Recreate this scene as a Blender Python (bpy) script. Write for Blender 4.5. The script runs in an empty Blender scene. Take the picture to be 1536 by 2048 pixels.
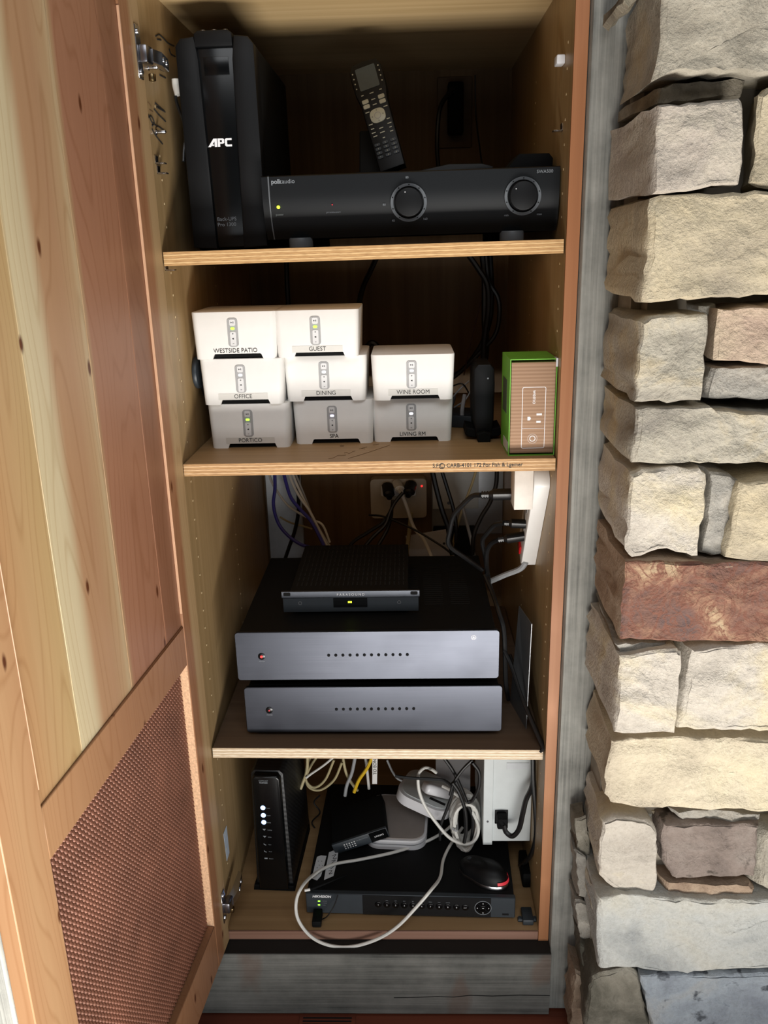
import bpy, bmesh, math, random
from mathutils import Matrix, Vector, noise

# ------------------------------------------------------------------ camera, world, light, exposure
sc = bpy.context.scene
COL = sc.collection
IMG_W, IMG_H = 1536, 2048
CAM = Vector((0.0625, -1.2397, 1.3598))
YAW, PITCH, ROLL, FPX = 0.0324, 0.3071, -0.0243, 1682.7
_f = Vector((-math.sin(YAW) * math.cos(PITCH), math.cos(YAW) * math.cos(PITCH), -math.sin(PITCH)))
_r0 = Vector((math.cos(YAW), math.sin(YAW), 0))
_u0 = _r0.cross(_f)
_r = _r0 * math.cos(ROLL) + _u0 * math.sin(ROLL)
_u = _u0 * math.cos(ROLL) - _r0 * math.sin(ROLL)
cd = bpy.data.cameras.new('camera')
cam = bpy.data.objects.new('camera', cd)
COL.objects.link(cam)
cd.sensor_fit = 'VERTICAL'
cd.sensor_height = 36.0
cd.lens = FPX / IMG_H * 36.0
cd.clip_start = 0.02
cam.matrix_world = Matrix(((_r.x, _u.x, -_f.x, CAM.x), (_r.y, _u.y, -_f.y, CAM.y), (_r.z, _u.z, -_f.z, CAM.z), (0, 0, 0, 1)))
sc.camera = cam

w = bpy.data.worlds.new('world')
sc.world = w
w.use_nodes = True
w.node_tree.nodes['Background'].inputs[0].default_value = (0.80, 0.90, 1.0, 1)
w.node_tree.nodes['Background'].inputs[1].default_value = 0.025


def area(name, loc, target, sx, sy, power, col):
    l = bpy.data.lights.new(name, 'AREA')
    l.shape = 'RECTANGLE'
    l.size, l.size_y, l.energy, l.color = sx, sy, power, col
    o = bpy.data.objects.new(name, l)
    COL.objects.link(o)
    o.location = loc
    o.rotation_euler = (Vector(target) - Vector(loc)).to_track_quat('-Z', 'Y').to_euler()
    return o


# sunlight bouncing off a patch of floor in front of the cabinet (the main light, from below)
area('sunlit_floor_light', (0.42, -1.42, 0.012), (0.42, -1.42, 1.0), 1.30, 0.72, 84.0, (1.0, 0.965, 0.91))
# daylight from the room's windows behind the camera
area('window_light', (0.35, -2.9, 0.34), (0.1, 0.0, 0.34), 2.2, 0.62, 13.0, (0.92, 0.965, 1.0))
# daylight from the high windows of the room
area('high_window_light', (0.3, -2.6, 3.3), (0.05, 0.0, 0.8), 2.4, 1.2, 36.0, (0.95, 0.975, 1.0))

sc.view_settings.view_transform = 'Standard'
sc.view_settings.look = 'None'
sc.view_settings.gamma = 1.0
sc.view_settings.use_curve_mapping = False
sc.view_settings.exposure = 0.0
sc.cycles.max_bounces = 8
sc.cycles.diffuse_bounces = 4
sc.cycles.use_denoising = True


def P(px, py, Y=None, Z=None, X=None):
    """point of the place seen at a photo coordinate, on a plane at known depth / height / side"""
    d = _r * ((px - IMG_W / 2) / FPX) + _u * (-(py - IMG_H / 2) / FPX) + _f
    t = (Y - CAM.y) / d.y if Y is not None else (Z - CAM.z) / d.z if Z is not None else (X - CAM.x) / d.x
    return CAM + d * t


# ------------------------------------------------------------------ materials
def lin(h):
    h = h.lstrip('#')
    v = [int(h[i:i + 2], 16) / 255 for i in (0, 2, 4)]
    return tuple(c / 12.92 if c <= 0.04045 else ((c + 0.055) / 1.055) ** 2.4 for c in v) + (1,)


class NT:
    def __init__(s, name):
        s.m = bpy.data.materials.new(name)
        s.m.use_nodes = True
        s.t = s.m.node_tree
        s.b = s.t.nodes['Principled BSDF']

    def n(s, typ, ins=None, **kw):
        x = s.t.nodes.new(typ)
        for k, v in kw.items():
            setattr(x, k, v)
        for k, v in (ins or {}).items():
            if hasattr(v, 'is_linked') or hasattr(v, 'links'):
                s.t.links.new(v, x.inputs[k])
            else:
                x.inputs[k].default_value = v
        return x

    def set(s, k, v):
        if hasattr(v, 'links'):
            s.t.links.new(v, s.b.inputs[k])
        else:
            s.b.inputs[k].default_value = v

    def coords(s, scale=(1, 1, 1), kind='Object', rot=(0, 0, 0)):
        tc = s.n('ShaderNodeTexCoord')
        mp = s.n('ShaderNodeMapping', {'Vector': tc.outputs[kind], 'Scale': scale, 'Rotation': rot})
        return mp.outputs[0]

    def ramp(s, fac, stops, interp='LINEAR'):
        r = s.n('ShaderNodeValToRGB', {'Fac': fac})
        r.color_ramp.interpolation = interp
        e = r.color_ramp.elements
        while len(e) < len(stops):
            e.new(0.5)
        for i, (p, c) in enumerate(stops):
            e[i].position = p
            e[i].color = lin(c) if isinstance(c, str) else c
        return r.outputs[0]

    def mix(s, fac, a, b, mode='MIX'):
        x = s.n('ShaderNodeMix', data_type='RGBA', blend_type=mode)
        for i, v in ((0, fac), (6, a), (7, b)):
            if hasattr(v, 'links'):
                s.t.links.new(v, x.inputs[i])
            else:
                x.inputs[i].default_value = v
        return x.outputs[2]

    def bump(s, h, strength=0.3, dist=0.002):
        b = s.n('ShaderNodeBump', {'Height': h, 'Strength': strength, 'Distance': dist})
        s.t.links.new(b.outputs[0], s.b.inputs['Normal'])


def plain(name, col, rough=0.5, metal=0.0, spec=0.5, coat=0.0, var=0.06, vscale=60, bump=0.0):
    k = NT(name)
    c = lin(col) if isinstance(col, str) else col
    nz = k.n('ShaderNodeTexNoise', {'Vector': k.coords((vscale,) * 3), 'Scale': 1.0, 'Detail': 3.0})
    dark = tuple(v * (1 - var) for v in c[:3]) + (1,)
    lite = tuple(min(1, v * (1 + var)) for v in c[:3]) + (1,)
    k.set('Base Color', k.ramp(nz.outputs[0], [(0.3, dark), (0.7, lite)]))
    k.set('Roughness', rough)
    k.set('Metallic', metal)
    k.set('Specular IOR Level', spec)
    k.set('Coat Weight', coat)
    if bump:
        k.bump(nz.outputs[0], bump, 0.001)
    return k.m


def glow(name, col, strength):
    k = NT(name)
    k.set('Base Color', lin(col))
    k.set('Emission Color', lin(col))
    k.set('Emission Strength', strength)
    return k.m


def wood(name, stops, along='z', fine=90.0, rough=0.5, ring=0.0, coat=0.0, bump=0.08, blot=1.5):
    k = NT(name)
    st = {'x': (1.2, fine, fine), 'y': (fine, 1.2, fine), 'z': (fine, fine, 1.2)}[along]
    a = k.n('ShaderNodeTexNoise', {'Vector': k.coords(st), 'Scale': 1.0, 'Detail': 5.0, 'Roughness': 0.6})
    st2 = {'x': (0.6, 6, 6), 'y': (6, 0.6, 6), 'z': (6, 6, 0.6)}[along]
    b = k.n('ShaderNodeTexNoise', {'Vector': k.coords(st2), 'Scale': blot, 'Detail': 3.0})
    f = k.n('ShaderNodeMath', {0: a.outputs[0], 1: b.outputs[0]}, operation='ADD')
    f = k.n('ShaderNodeMath', {0: f.outputs[0], 1: 0.5}, operation='MULTIPLY')
    k.set('Base Color', k.ramp(f.outputs[0], stops))
    k.set('Roughness', rough)
    k.set('Coat Weight', coat)
    k.set('Specular IOR Level', 0.35)
    if bump:
        k.bump(a.outputs[0], bump, 0.001)
    return k.m


def door_wood(name, ustops, umax=0.6, seed=0.0, knots=True, rough=0.45):
    """flat-sawn boards: colour bands across the boards (sapwood, heartwood), cathedral grain, knots"""
    k = NT(name)
    tc = k.n('ShaderNodeTexCoord')
    sep = k.n('ShaderNodeSeparateXYZ', {'Vector': tc.outputs['Object']})
    wob = k.n('ShaderNodeTexNoise', {'Vector': k.coords((5, 5, 1.6)), 'Scale': 1.0, 'Detail': 2.0})
    wobm = k.n('ShaderNodeMath', {0: wob.outputs[0], 1: 0.014, 2: -0.007}, operation='MULTIPLY_ADD')
    uu = k.n('ShaderNodeMath', {0: sep.outputs[0], 1: wobm.outputs[0]}, operation='ADD')
    un = k.n('ShaderNodeMath', {0: uu.outputs[0], 1: umax}, operation='DIVIDE')
    base = k.ramp(un.outputs[0], ustops)
    cn = k.n('ShaderNodeTexNoise', {'Vector': k.coords((13, 13, 1.5)), 'Scale': 1.0, 'Detail': 1.0, 'Roughness': 0.35, 'Distortion': 0.25})
    cm = k.n('ShaderNodeMath', {0: cn.outputs[0], 1: 17.0, 2: seed}, operation='MULTIPLY_ADD')
    cf = k.n('ShaderNodeMath', {0: cm.outputs[0]}, operation='FRACT')
    line = k.ramp(cf.outputs[0], [(0.0, (0.74, 0.64, 0.54, 1)), (0.16, (1, 1, 1, 1)), (0.86, (0.98, 0.96, 0.94, 1)), (1.0, (0.76, 0.66, 0.56, 1))])
    c = k.mix(0.5, base, line, 'MULTIPLY')
    fine = k.n('ShaderNodeTexNoise', {'Vector': k.coords((160, 160, 3)), 'Scale': 1.0, 'Detail': 3.0})
    c = k.mix(0.22, c, k.ramp(fine.outputs[0], [(0.3, (0.8, 0.76, 0.7, 1)), (0.65, (1, 1, 1, 1))]), 'MULTIPLY')
    if knots:
        ku = k.n('ShaderNodeMath', {0: sep.outputs[0], 1: 15.0, 2: seed * 7.0}, operation='MULTIPLY_ADD')
        kz = k.n('ShaderNodeMath', {0: sep.outputs[2], 1: 6.0}, operation='MULTIPLY')
        kc = k.n('ShaderNodeCombineXYZ', {'X': ku.outputs[0], 'Y': kz.outputs[0]})
        vo = k.n('ShaderNodeTexVoronoi', {'Vector': kc.outputs[0], 'Scale': 1.0, 'Randomness': 1.0}, voronoi_dimensions='2D')
        wn = k.n('ShaderNodeTexNoise', {'Vector': k.coords((90, 90, 40)), 'Scale': 1.0})
        vd = k.n('ShaderNodeMath', {0: wn.outputs[0], 1: 0.05, 2: vo.outputs['Distance']}, operation='MULTIPLY_ADD')
        mask = k.ramp(vd.outputs[0], [(0.055, (1, 1, 1, 1)), (0.095, (0, 0, 0, 1))])
        keep = k.n('ShaderNodeSeparateColor', {'Color': vo.outputs['Color']})
        kp = k.n('ShaderNodeMath', {0: keep.outputs[0], 1: 0.55}, operation='GREATER_THAN')
        mk = k.n('ShaderNodeMath', {0: mask, 1: kp.outputs[0]}, operation='MULTIPLY')
        c = k.mix(mk.outputs[0], c, lin('#5a3018'))
    k.set('Base Color', c)
    k.set('Roughness', rough)
    k.set('Specular IOR Level', 0.4)
    k.bump(fine.outputs[0], 0.05, 0.001)
    return k.m


def ply_edge(name, pale, mid, dark, t=0.019):
    k = NT(name)
    tc = k.n('ShaderNodeTexCoord')
    sep = k.n('ShaderNodeSeparateXYZ', {'Vector': tc.outputs['Object']})
    nz = k.n('ShaderNodeTexNoise', {'Vector': k.coords((14, 14, 60)), 'Scale': 1.0, 'Detail': 4.0})
    zz = k.n('ShaderNodeMath', {0: nz.outputs[0], 1: 0.0018, 2: sep.outputs[2]}, operation='MULTIPLY_ADD')
    s = k.n('ShaderNodeMath', {0: zz.outputs[0], 1: 1.0 / (t / 3.5)}, operation='MULTIPLY')
    fr = k.n('ShaderNodeMath', {0: s.outputs[0]}, operation='FRACT')
    band = k.ramp(fr.outputs[0], [(0.0, dark), (0.12, mid), (0.28, pale), (0.52, pale), (0.6, dark), (0.72, mid), (1.0, mid)])
    g = k.n('ShaderNodeTexNoise', {'Vector': k.coords((70, 70, 900)), 'Scale': 1.0, 'Detail': 4.0})
    c = k.mix(0.55, band, k.ramp(g.outputs[0], [(0.36, (0.55, 0.45, 0.36, 1)), (0.56, (1, 1, 1, 1))]), 'MULTIPLY')
    k.set('Base Color', c)
    k.set('Roughness', 0.7)
    k.bump(g.outputs[0], 0.25, 0.001)
    return k.m


def weathered(name, along='z', tone=1.0, brown=0.0):
    k = NT(name)
    st = {'x': (3.0, 190, 190), 'z': (190, 190, 3.0)}[along]
    a = k.n('ShaderNodeTexNoise', {'Vector': k.coords(st), 'Scale': 1.0, 'Detail': 6.0, 'Roughness': 0.7})
    b = k.n('ShaderNodeTexNoise', {'Vector': k.coords((9, 9, 9)), 'Scale': 1.0, 'Detail': 5.0, 'Roughness': 0.65})
    f = k.n('ShaderNodeMath', {0: a.outputs[0], 1: b.outputs[0]}, operation='ADD')
    f = k.n('ShaderNodeMath', {0: f.outputs[0], 1: 0.5}, operation='MULTIPLY')
    def tn(h):
        c = lin(h)
        return (c[0] * tone, c[1] * tone, c[2] * tone, 1)
    c = k.ramp(f.outputs[0], [(0.30, tn('#4b4a47')), (0.43, tn('#83837d')), (0.55, tn('#a09f98')), (0.72, tn('#c2c0b8'))])
    if brown:
        v = k.n('ShaderNodeTexNoise', {'Vector': k.coords((11, 5, 5)), 'Scale': 1.0, 'Detail': 2.0})
        mk = k.ramp(v.outputs[0], [(0.64, (0, 0, 0, 1)), (0.72, (brown,) * 3 + (1,))])
        c = k.mix(mk, c, lin('#6b4630'))
    k.set('Base Color', c)
    k.set('Roughness', 0.85)
    k.bump(f.outputs[0], 0.6, 0.004)
    return k.m


def stone_mat(name, stops, seed, scale=9.0, rough=0.88, veins=None, spots=None):
    k = NT(name)
    tc = k.n('ShaderNodeTexCoord')
    mp = k.n('ShaderNodeMapping', {'Vector': tc.outputs['Object'], 'Location': (seed * 3.1, seed * 1.7, seed * 2.3)})
    a = k.n('ShaderNodeTexNoise', {'Vector': mp.outputs[0], 'Scale': scale, 'Detail': 7.0, 'Roughness': 0.62, 'Distortion': 0.6})
    b = k.n('ShaderNodeTexNoise', {'Vector': mp.outputs[0], 'Scale': 160.0, 'Detail': 5.0, 'Roughness': 0.7})
    c = k.ramp(a.outputs[0], stops)
    c = k.mix(0.5, c, k.ramp(b.outputs[0], [(0.3, (0.68, 0.66, 0.63, 1)), (0.6, (1, 1, 1, 1))]), 'MULTIPLY')
    if veins:
        v = k.n('ShaderNodeTexNoise', {'Vector': mp.outputs[0], 'Scale': 26.0, 'Detail': 6.0, 'Distortion': 2.4})
        vr = k.ramp(v.outputs[0], [(0.44, (0, 0, 0, 1)), (0.5, (1, 1, 1, 1)), (0.56, (0, 0, 0, 1))])
        c = k.mix(vr, c, lin(veins))
    if spots:
        v = k.n('ShaderNodeTexNoise', {'Vector': mp.outputs[0], 'Scale': 34.0, 'Detail': 4.0})
        vr = k.ramp(v.outputs[0], [(0.60, (0, 0, 0, 1)), (0.67, (1, 1, 1, 1))])
        c = k.mix(vr, c, lin(spots))
    k.set('Base Color', c)
    k.set('Roughness', rough)
    k.set('Specular IOR Level', 0.25)
    h = k.n('ShaderNodeMath', {0: b.outputs[0], 1: 0.35, 2: a.outputs[0]}, operation='MULTIPLY_ADD')
    k.bump(h.outputs[0], 0.9, 0.014)
    return k.m


def brushed(name, col, rough=0.34):
    k = NT(name)
    a = k.n('ShaderNodeTexNoise', {'Vector': k.coords((6, 500, 1400)), 'Scale': 1.0, 'Detail': 3.0})
    b = k.n('ShaderNodeTexNoise', {'Vector': k.coords((9, 9, 14)), 'Scale': 1.0, 'Detail': 3.0})
    f = k.n('ShaderNodeMath', {0: a.outputs[0], 1: b.outputs[0]}, operation='ADD')
    f = k.n('ShaderNodeMath', {0: f.outputs[0], 1: 0.5}, operation='MULTIPLY')
    c = lin(col)
    k.set('Base Color', k.ramp(f.outputs[0], [(0.3, tuple(v * 0.72 for v in c[:3]) + (1,)), (0.7, c)]))
    k.set('Metallic', 1.0)
    k.set('Roughness', k.n('ShaderNodeMath', {0: b.outputs[0], 1: 0.22, 2: rough - 0.1}, operation='MULTIPLY_ADD').outputs[0])
    k.set('Anisotropic', 0.6)
    k.bump(a.outputs[0], 0.06, 0.0004)
    return k.m


M = {}
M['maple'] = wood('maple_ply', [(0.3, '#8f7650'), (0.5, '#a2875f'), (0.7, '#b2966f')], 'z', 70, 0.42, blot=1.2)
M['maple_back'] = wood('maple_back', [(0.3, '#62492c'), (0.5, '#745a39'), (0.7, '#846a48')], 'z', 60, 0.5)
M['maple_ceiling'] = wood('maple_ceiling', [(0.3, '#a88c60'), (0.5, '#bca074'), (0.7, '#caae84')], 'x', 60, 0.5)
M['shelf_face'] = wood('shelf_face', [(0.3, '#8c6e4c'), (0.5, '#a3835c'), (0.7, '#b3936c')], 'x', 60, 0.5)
M['shelf_face_shaded'] = wood('shelf_face_shaded', [(0.3, '#5c4a3b'), (0.5, '#6e5a49'), (0.7, '#7c6857')], 'x', 60, 0.5)  # shelf wood again, the compartment's shade put into its colour
M['ply_a'] = ply_edge('ply_edge_tan', '#dcb884', '#c39a66', '#9a7246')
M['ply_b'] = ply_edge('ply_edge_tan_worn', '#d9b488', '#bb9262', '#7f5c3a')
M['ply_c'] = ply_edge('ply_edge_pale', '#efe2cc', '#d2bd9f', '#b09674')
M['band'] = wood('edge_band', [(0.3, '#855638'), (0.5, '#9b6642'), (0.7, '#ac7852')], 'z', 60, 0.5)
M['band_x'] = wood('edge_band_bottom', [(0.3, '#725444'), (0.5, '#886656'), (0.7, '#987666')], 'x', 60, 0.55)
M['gap_shade'] = plain('gap_shade', '#1a1612', 0.9)
M['door_frame'] = door_wood('door_frame_wood', [(0.0, '#a88c66'), (0.045, '#ab8f6a'), (0.065, '#976b4c'), (0.15, '#9c7052'), (0.5, '#a27655'),
                                                (0.83, '#b48a64'), (0.9, '#ba936c'), (1.0, '#b58660')], seed=0.3)
M['door_plank'] = door_wood('door_plank_wood', [(0.0, '#835a42'), (0.16, '#865c44'), (0.205, '#8b6048'), (0.215, '#9a6c52'), (0.41, '#a07258'),
                                                (0.424, '#b0916e'), (0.434, '#bda582'), (0.45, '#b59672'), (0.50, '#ad8766'), (0.565, '#ae8866'),
                                                (0.60, '#c9b997'), (0.664, '#cfc09c'), (0.674, '#bb9e70'), (0.76, '#b8966c'), (0.83, '#b58b62')], seed=0.7)
M['door_edge'] = plain('door_raw_edge', '#e0b48e', 0.7, var=0.22, vscale=260)
M['door_bead'] = plain('door_bead', '#c79c7c', 0.5)
M['mesh_metal'] = plain('bronze_sheet', '#7e5240', 0.46, metal=0.3, var=0.18, vscale=14)
M['mesh_back'] = plain('mesh_backing', '#241410', 0.9)
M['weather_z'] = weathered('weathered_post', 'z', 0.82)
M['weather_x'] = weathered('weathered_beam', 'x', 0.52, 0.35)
M['weather_lit'] = weathered('weathered_cladding_sunlit', 'z', 1.25)  # same grey boards as the post, direct sun put into the tone
M['floor'] = wood('floor_wood', [(0.3, '#4a2317'), (0.5, '#6a3525'), (0.7, '#7d4430')], 'x', 40, 0.45)
M['wall_shaded'] = weathered('shaded_barn_wall', 'z', 0.18)  # tone cut low to paint in the shade behind the open door
M['mortar'] = plain('mortar', '#8d8578', 0.95, var=0.2, vscale=30, bump=0.6)
M['black'] = plain('black_plastic', '#08090b', 0.5, var=0.1, spec=0.25)
M['black_matte'] = plain('black_matte', '#060708', 0.75, var=0.1, spec=0.18)
M['black_gloss'] = plain('black_gloss', '#060708', 0.22, var=0.05, spec=0.35)
M['black_metal'] = plain('black_powdercoat', '#090a0b', 0.6, var=0.12, vscale=200, spec=0.2)
M['charcoal'] = plain('charcoal_plastic', '#2b3238', 0.45, var=0.06)
M['slot'] = plain('slot_black', '#030303', 0.9)
M['polk'] = plain('polk_face', '#0c0f12', 0.45, var=0.05, spec=0.3)
M['ring'] = plain('ring_grey', '#5c6064', 0.45)
M['chrome'] = plain('steel', '#c9c9cc', 0.22, metal=1.0, var=0.04)
M['steel_dark'] = plain('steel_dark', '#8a8a90', 0.3, metal=1.0)
M['brass'] = plain('brass_screw', '#8d7a58', 0.3, metal=1.0)
M['amp_face'] = brushed('brushed_aluminium', '#393b41', 0.31)
M['zamp_lip'] = brushed('brushed_dark', '#4d5056', 0.4)
M['white'] = plain('white_plastic', '#eceae6', 0.38, var=0.015)
M['white_dev'] = plain('white_device', '#dcdcdf', 0.3, var=0.02)
M['grey_dev'] = plain('grey_taupe_lid', '#8f8782', 0.45, var=0.04)
M['grey_pill'] = plain('grey_pill', '#a3a3a3', 0.45)
M['grey_plate'] = plain('grey_plate', '#b4b8bc', 0.38, metal=0.55, var=0.05)
M['grey_box'] = plain('grey_psu', '#cdd3d3', 0.45, var=0.03)
M['button_white'] = plain('button_white', '#d8d8d8', 0.4)
M['remote_btn'] = plain('remote_button', '#a8a48e', 0.4)
M['ink'] = plain('ink', '#23211f', 0.7)
M['ink_soft'] = plain('ink_faded', '#6a4f33', 0.8)
M['ink_white'] = plain('ink_white', '#e8e8ea', 0.5)
M['ink_grey'] = plain('ink_grey', '#7f8489', 0.5)
M['tape'] = plain('label_tape', '#d8d6d0', 0.3, var=0.03)
M['paper'] = plain('paper', '#cfd3d6', 0.7, var=0.05)
M['sky_paper'] = plain('paper_blue', '#b9c6d4', 0.6)
M['green_box'] = plain('green_card', '#6fb33a', 0.45, var=0.05)
M['green_dk'] = plain('green_card_dark', '#3f4a30', 0.5)
M['kraft'] = None
M['cord_black'] = plain('cord_black', '#121213', 0.38, var=0.1)
M['cord_white'] = plain('cord_white', '#d9d8d2', 0.42, var=0.04)
M['cord_grey'] = plain('cord_grey', '#9fa1a3', 0.45)
M['cord_beige'] = plain('cord_beige', '#b9ac84', 0.5, var=0.08)
M['cord_blue'] = plain('cord_blue', '#3a3a9c', 0.42)
M['cord_yellow'] = plain('cord_yellow', '#e0b71e', 0.45)
M['red_plastic'] = plain('red_plastic', '#c01820', 0.25, coat=0.4)
M['led_green'] = glow('led_green', '#8fff3a', 3.0)
M['led_yellow'] = glow('led_yellow', '#dcff2a', 4.0)
M['led_white'] = glow('led_white', '#f2f4ff', 2.2)
M['led_purple'] = glow('led_purple', '#d9d0ff', 3.0)
M['led_blue'] = glow('led_blue', '#9fc0ff', 3.5)
M['led_red'] = glow('led_red', '#ff2a2a', 2.0)
M['led_red_dim'] = glow('led_red_dim', '#c8303a', 0.3)
M['screen'] = plain('remote_screen', '#3d4648', 0.15)
k = NT('corrugated_kraft')
wv = k.n('ShaderNodeTexWave', {'Vector': k.coords((0, 0, 1)), 'Scale': 58.0, 'Distortion': 0.3}, wave_type='BANDS', bands_direction='Z')
k.set('Base Color', k.ramp(wv.outputs[0], [(0.0, '#94745a'), (1.0, '#a6866c')]))
k.set('Roughness', 0.8)
k.bump(wv.outputs[0], 0.15, 0.0008)
M['kraft'] = k.m
k = NT('ribbed_black')
wv = k.n('ShaderNodeTexWave', {'Vector': k.coords((0, 1, 1)), 'Scale': 60.0}, wave_type='BANDS', bands_direction='DIAGONAL')
k.set('Base Color', k.ramp(wv.outputs[0], [(0.3, '#08080a'), (0.8, '#121315')]))
k.set('Roughness', 0.45)
k.bump(wv.outputs[0], 0.3, 0.0006)
M['ribbed'] = k.m


# ------------------------------------------------------------------ mesh helpers
def put(bm, t):
    me = bpy.data.meshes.new('t')
    t.to_mesh(me)
    t.free()
    bm.from_mesh(me)
    bpy.data.meshes.remove(me)


def xf(t, rot=None, loc=None):
    m = Matrix.Identity(4)
    if rot:
        m = (Matrix.Rotation(rot[2], 4, 'Z') @ Matrix.Rotation(rot[1], 4, 'Y') @ Matrix.Rotation(rot[0], 4, 'X'))
    if loc:
        m = Matrix.Translation(loc) @ m
    bmesh.ops.transform(t, matrix=m, verts=t.verts)


def box(bm, x0, x1, y0, y1, z0, z1, bev=0.0, seg=2, ax='', rot=None, loc=None):
    t = bmesh.new()
    bmesh.ops.create_cube(t, size=1.0)
    for v in t.verts:
        v.co = Vector((x0 if v.co.x < 0 else x1, y0 if v.co.y < 0 else y1, z0 if v.co.z < 0 else z1))
    if bev:
        ed = []
        for e in t.edges:
            d = e.verts[0].co - e.verts[1].co
            a = 'x' if abs(d.x) > 1e-9 else 'y' if abs(d.y) > 1e-9 else 'z'
            if not ax or a in ax:
                ed.append(e)
        bmesh.ops.bevel(t, geom=ed, offset=bev, segments=seg, profile=0.5, affect='EDGES')
    if rot or loc:
        xf(t, rot, loc)
    put(bm, t)


def prism(bm, pts, d0, d1, plane='xz', bev=0.0, seg=1, rot=None, loc=None):
    """2-D outline extruded: plane xz -> along y, xy -> along z, yz -> along x"""
    t = bmesh.new()
    def mk(p, d):
        return {'xz': (p[0], d, p[1]), 'xy': (p[0], p[1], d), 'yz': (d, p[0], p[1])}[plane]
    a = [t.verts.new(mk(p, d0)) for p in pts]
    b = [t.verts.new(mk(p, d1)) for p in pts]
    n = len(pts)
    fa = t.faces.new(a)
    fb = t.faces.new(b[::-1])
    for i in range(n):
        t.faces.new((a[i], b[i], b[(i + 1) % n], a[(i + 1) % n]))
    bmesh.ops.recalc_face_normals(t, faces=t.faces)
    if bev:
        ed = [e for e in t.edges if all(f in (fa,) for f in e.link_faces[:1]) or fa in e.link_faces]
        bmesh.ops.bevel(t, geom=ed, offset=bev, segments=seg, profile=0.5, affect='EDGES')
    if rot or loc:
        xf(t, rot, loc)
    put(bm, t)


def cyl(bm, c, r, h, axis='y', n=24, r2=None, bev=0.0):
    """cylinder from centre of its first cap, along +axis"""
    t = bmesh.new()
    bmesh.ops.create_cone(t, cap_ends=True, segments=n, radius1=r, radius2=r if r2 is None else r2, depth=h)
    if bev:
        ed = [e for e in t.edges if any(len(f.verts) > 4 for f in e.link_faces)]
        bmesh.ops.bevel(t, geom=ed, offset=bev, segments=2, profile=0.5, affect='EDGES')
    bmesh.ops.translate(t, verts=t.verts, vec=(0, 0, h / 2))
    rot = {'z': None, 'y': (-math.pi / 2, 0, 0), 'x': (0, math.pi / 2, 0), '-y': (math.pi / 2, 0, 0), '-x': (0, -math.pi / 2, 0), '-z': (math.pi, 0, 0)}[axis]
    xf(t, rot, c)
    put(bm, t)


def ring(bm, c, r0, r1, h, n=40, axis='y'):
    t = bmesh.new()
    vs = []
    for i in range(n):
        a = 2 * math.pi * i / n
        for r, y in ((r1, 0), (r1, -h), (r0, -h), (r0, 0)):
            vs.append(t.verts.new((math.cos(a) * r, y, math.sin(a) * r) if axis == 'y' else (math.cos(a) * r, math.sin(a) * r, -y)))
    for i in range(n):
        j = (i + 1) % n
        for q in range(4):
            t.faces.new((vs[4 * i + q], vs[4 * j + q], vs[4 * j + (q + 1) % 4], vs[4 * i + (q + 1) % 4]))
    bmesh.ops.recalc_face_normals(t, faces=t.faces)
    xf(t, None, c)
    put(bm, t)


def spline(pts, per=8):
    pts = [Vector(p) for p in pts]
    if len(pts) < 3:
        return pts
    q = [pts[0] * 2 - pts[1]] + pts + [pts[-1] * 2 - pts[-2]]
    out = []
    for i in range(1, len(q) - 2):
        for s in range(per):
            t = s / per
            a, b, c, d = q[i - 1], q[i], q[i + 1], q[i + 2]
            out.append(0.5 * ((2 * b) + (c - a) * t + (2 * a - 5 * b + 4 * c - d) * t * t + (3 * b - a - 3 * c + d) * t ** 3))
    out.append(pts[-1])
    return out


def tube(bm, pts, r, n=8, smooth=True, flat=1.0):
    pts = spline(pts) if smooth else [Vector(p) for p in pts]
    rings = []
    up = Vector((0.13, 0.31, 0.94))
    for i, p in enumerate(pts):
        t = (pts[min(i + 1, len(pts) - 1)] - pts[max(i - 1, 0)]).normalized()
        side = t.cross(up)
        if side.length < 1e-4:
            side = t.cross(Vector((1, 0, 0)))
        side.normalize()
        up = side.cross(t).normalized()
        rr = r[0] + (r[1] - r[0]) * i / (len(pts) - 1) if isinstance(r, tuple) else r
        rings.append([bm.verts.new(p + side * math.cos(2 * math.pi * j / n) * rr + up * math.sin(2 * math.pi * j / n) * rr * flat) for j in range(n)])
    for a, b in zip(rings, rings[1:]):
        for j in range(n):
            bm.faces.new((a[j], a[(j + 1) % n], b[(j + 1) % n], b[j]))
    bm.faces.new(rings[0][::-1])
    bm.faces.new(rings[-1])


def obj(name, bm, mat, parent=None, smooth=False, label=None, recalc=True):
    if recalc:
        bmesh.ops.recalc_face_normals(bm, faces=bm.faces)
    me = bpy.data.meshes.new(name)
    bm.to_mesh(me)
    bm.free()
    me.materials.append(M[mat] if isinstance(mat, str) else mat)
    if smooth:
        for p in me.polygons:
            p.use_smooth = True
        try:
            me.set_sharp_from_angle(angle=math.radians(38))
        except Exception:
            pass
    o = bpy.data.objects.new(name, me)
    COL.objects.link(o)
    if parent:
        o.parent = parent
    if label:
        o['label'] = label
    return o


def B():
    return bmesh.new()


def bobj(name, mat, parent, *a, smooth=False, label=None, **kw):
    bm = B()
    box(bm, *a, **kw)
    return obj(name, bm, mat, parent, smooth or bool(kw.get('bev')), label)


def cobj(name, mat, parent, *a, label=None, **kw):
    bm = B()
    cyl(bm, *a, **kw)
    return obj(name, bm, mat, parent, True, label)


def thing(name, label, cat, loc=(0, 0, 0), rot=(0, 0, 0), group=None):
    o = bpy.data.objects.new(name, None)
    COL.objects.link(o)
    o.empty_display_size = 0.03
    o.location = loc
    o.rotation_euler = rot
    return tag(o, label, cat, group)


def tag(o, label, cat, group=None):
    o['label'] = label
    o['category'] = cat
    if group:
        o['group'] = group
    return o


def struct(o):
    o['kind'] = 'structure'
    return o


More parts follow.
